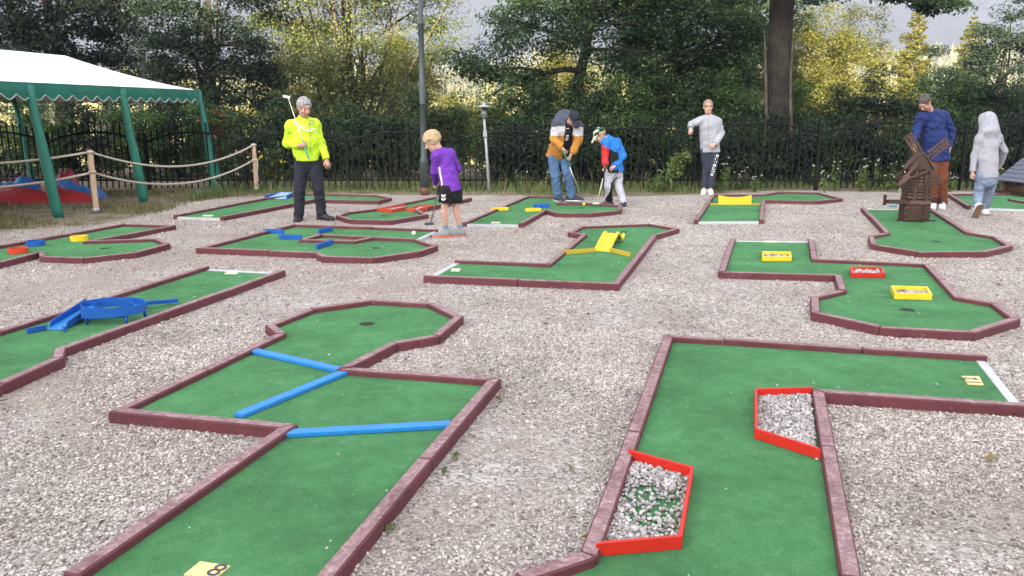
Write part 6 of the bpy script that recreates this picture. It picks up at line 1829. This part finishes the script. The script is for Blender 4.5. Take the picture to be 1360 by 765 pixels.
b.tube([I5['hl'](-.008, .108, .012), I5['hl'](.008, .108, .012)], .0022, 5); b.build('glasses', pmat('dark_frame', (.05, .04, .04), .4), I5['root'])
w0 = J['wrA']; MB().lathe(w0, [(.034, -.012), (.037, 0), (.034, .012)], 12, axis=Vector(nrm(J['wrA'] - J['elA'])).to_track_quat('Z', 'Y').to_matrix()).build('wristwatch', M_GRIPB, I5['root'])

# ---- man in the blue shirt behind the windmill
Y0 = at(1243, 277)[1]
C_BSHIRT = cloth('royal_blue_shirt', (0.015, 0.030, 0.125), .75); C_BROWN = cloth('rust_brown_cords', (0.16, 0.055, 0.028))
J = JJ(Y0, dict(head=(1228, 136, -.16), neck=(1237, 144, -.04), shA=(1224, 156, -.08), elA=(1217, 174, -.10), wrA=(1213, 192, -.20), shB=(1253, 154.5, .06), elB=(1263, 173, .08), wrB=(1261.5, 196, .06),
                hipA=(1236, 207, .0), knA=(1238, 238, -.06), anA=(1240, 268, .02), hipB=(1251, 207, .04), knB=(1251.5, 238, -.04), anB=(1251.5, 267, .04), toeA=(-.5, -.85, 0), toeB=(-.45, -.9, 0)))
I6 = figure('man in a royal blue shirt and rust brown trousers looking down behind the windmill', at(1243, 277), J, 1.03, (-.35, -.92, -.12), (-.52, -.42, -.85), hs=1.03, skin=SKIN_A, hands={'A': dict(dir=(-.2, -.3, -.9), palm=(.8, .3, 0), curl=1.0), 'B': dict(dir=(-.15, .0, -1), palm=(-.8, .2, 0), curl=.6)}, seed=61)
u6 = upper(I6, 'shirt', [C_BSHIRT], hem=.07, r=1.06, belly=.05, collar=.03, sleeve=1.04, hem_r=.182, amp=.013)
decal(u6, ribbon([(1228, 155), (1227.5, 168), (1228, 182), (1229, 196)], .6) + ribbon([(1219.5, 162), (1226, 162)], .6, 2) + ribbon([(1232, 161), (1240, 161)], .6, 2), 0, pmat('blue_seam', (.014, .03, .14), .7), 'seam', u6)
lower(I6, 'trousers', [C_BROWN], ankle=.070, r=1.02, amp=.010)
for k in 'AB': shoe(I6, k, M_WSNK, M_WSOLE, 1.05)
hair(I6, hairmat('dark_grey_short_hair', (0.035, 0.030, 0.027), (0.11, 0.10, 0.09)), thick=.007, low=-.05)
club('golf club with a pale shaft held by the man in the blue shirt', atY(1212, 194, Y0 - .28), atY(1188, 274, Y0 - .34), (-1, .1, 0), M_SHAFTW, M_GRIPB, .22, pmat('blue_club_head', (0.12, 0.30, 0.42), .4))

# ---- child in the grey hood walking away
Y0 = at(1303, 289)[1]
C_HGREY = cloth('light_grey_fleece', (0.32, 0.33, 0.375), .9, .05); C_PJEAN = cloth('pale_blue_denim', (0.20, 0.255, 0.36), .85, .3); M_BSOLE = pmat('tan_sole', (0.20, 0.13, 0.085), .8); M_TEAL = pmat('teal_patch', (0.02, 0.14, 0.16), .6)
J = JJ(Y0, dict(head=(1311.5, 161, .04), neck=(1313, 172, .0), shA=(1301, 185, .0), elA=(1294, 207, .02), wrA=(1291.5, 228, -.02), shB=(1325, 183.5, .02), elB=(1334, 200, .06), wrB=(1329, 218, .24),
                hipA=(1303, 233, .0), knA=(1299.5, 255, .04), anA=(1297.5, 274, -.10), hipB=(1318.5, 233, .02), knB=(1314.5, 255, .16), anB=(1308.5, 276, .26), toeA=(0.05, 1, 0), toeB=(.05, 1, 0)))
I7 = figure('child with a pale grey hood up and pale jeans, walking away', at(1303, 289), J, .86, (.12, 1, 0), (-.42, .88, -.18), hs=.95, skin=SKIN_B, hands={'A': dict(dir=(-.05, .05, -1), palm=(.9, .1, 0), curl=.5), 'B': dict(curl=.6)}, seed=71)
hl = I7['hl']; M7 = I7['M']
u7 = upper(I7, 'hooded_top', [C_HGREY], hem=.03, r=.96, collar=0, sleeve=.93, hem_r=.176, shoulder=.068, amp=.0045, hood=[(hl(0, -.015, .025), (.088, .106, .110), .02, M7), (hl(0, -.02, -.07), (.098, .112, .12), .07, M7), (hl(0, -.02, -.15), (.15, .12, .09), .07, M7), (hl(0, .12, -.005), (.060, .07, .085), .02, M7, (), True), (hl(0, .055, .03), (.088, .055, .10), .03, M7), (hl(0, .125, -.005), (.058, .09, .082), .015, M7, (), True)])
decal(u7, [[(1328.5, 184), (1331.5, 182.5), (1332, 190), (1329.5, 192)]], 0, M_TEAL, 'sleeve_patch', u7)
lower(I7, 'jeans', [C_PJEAN], ankle=.060, r=1.0, amp=.010)
sock(I7, 'A', C_WHITE, .05)
shoe(I7, 'A', M_WSNK, M_BSOLE, 1.1, pitch=1.0); shoe(I7, 'B', M_WSNK, M_BSOLE, 1.1)
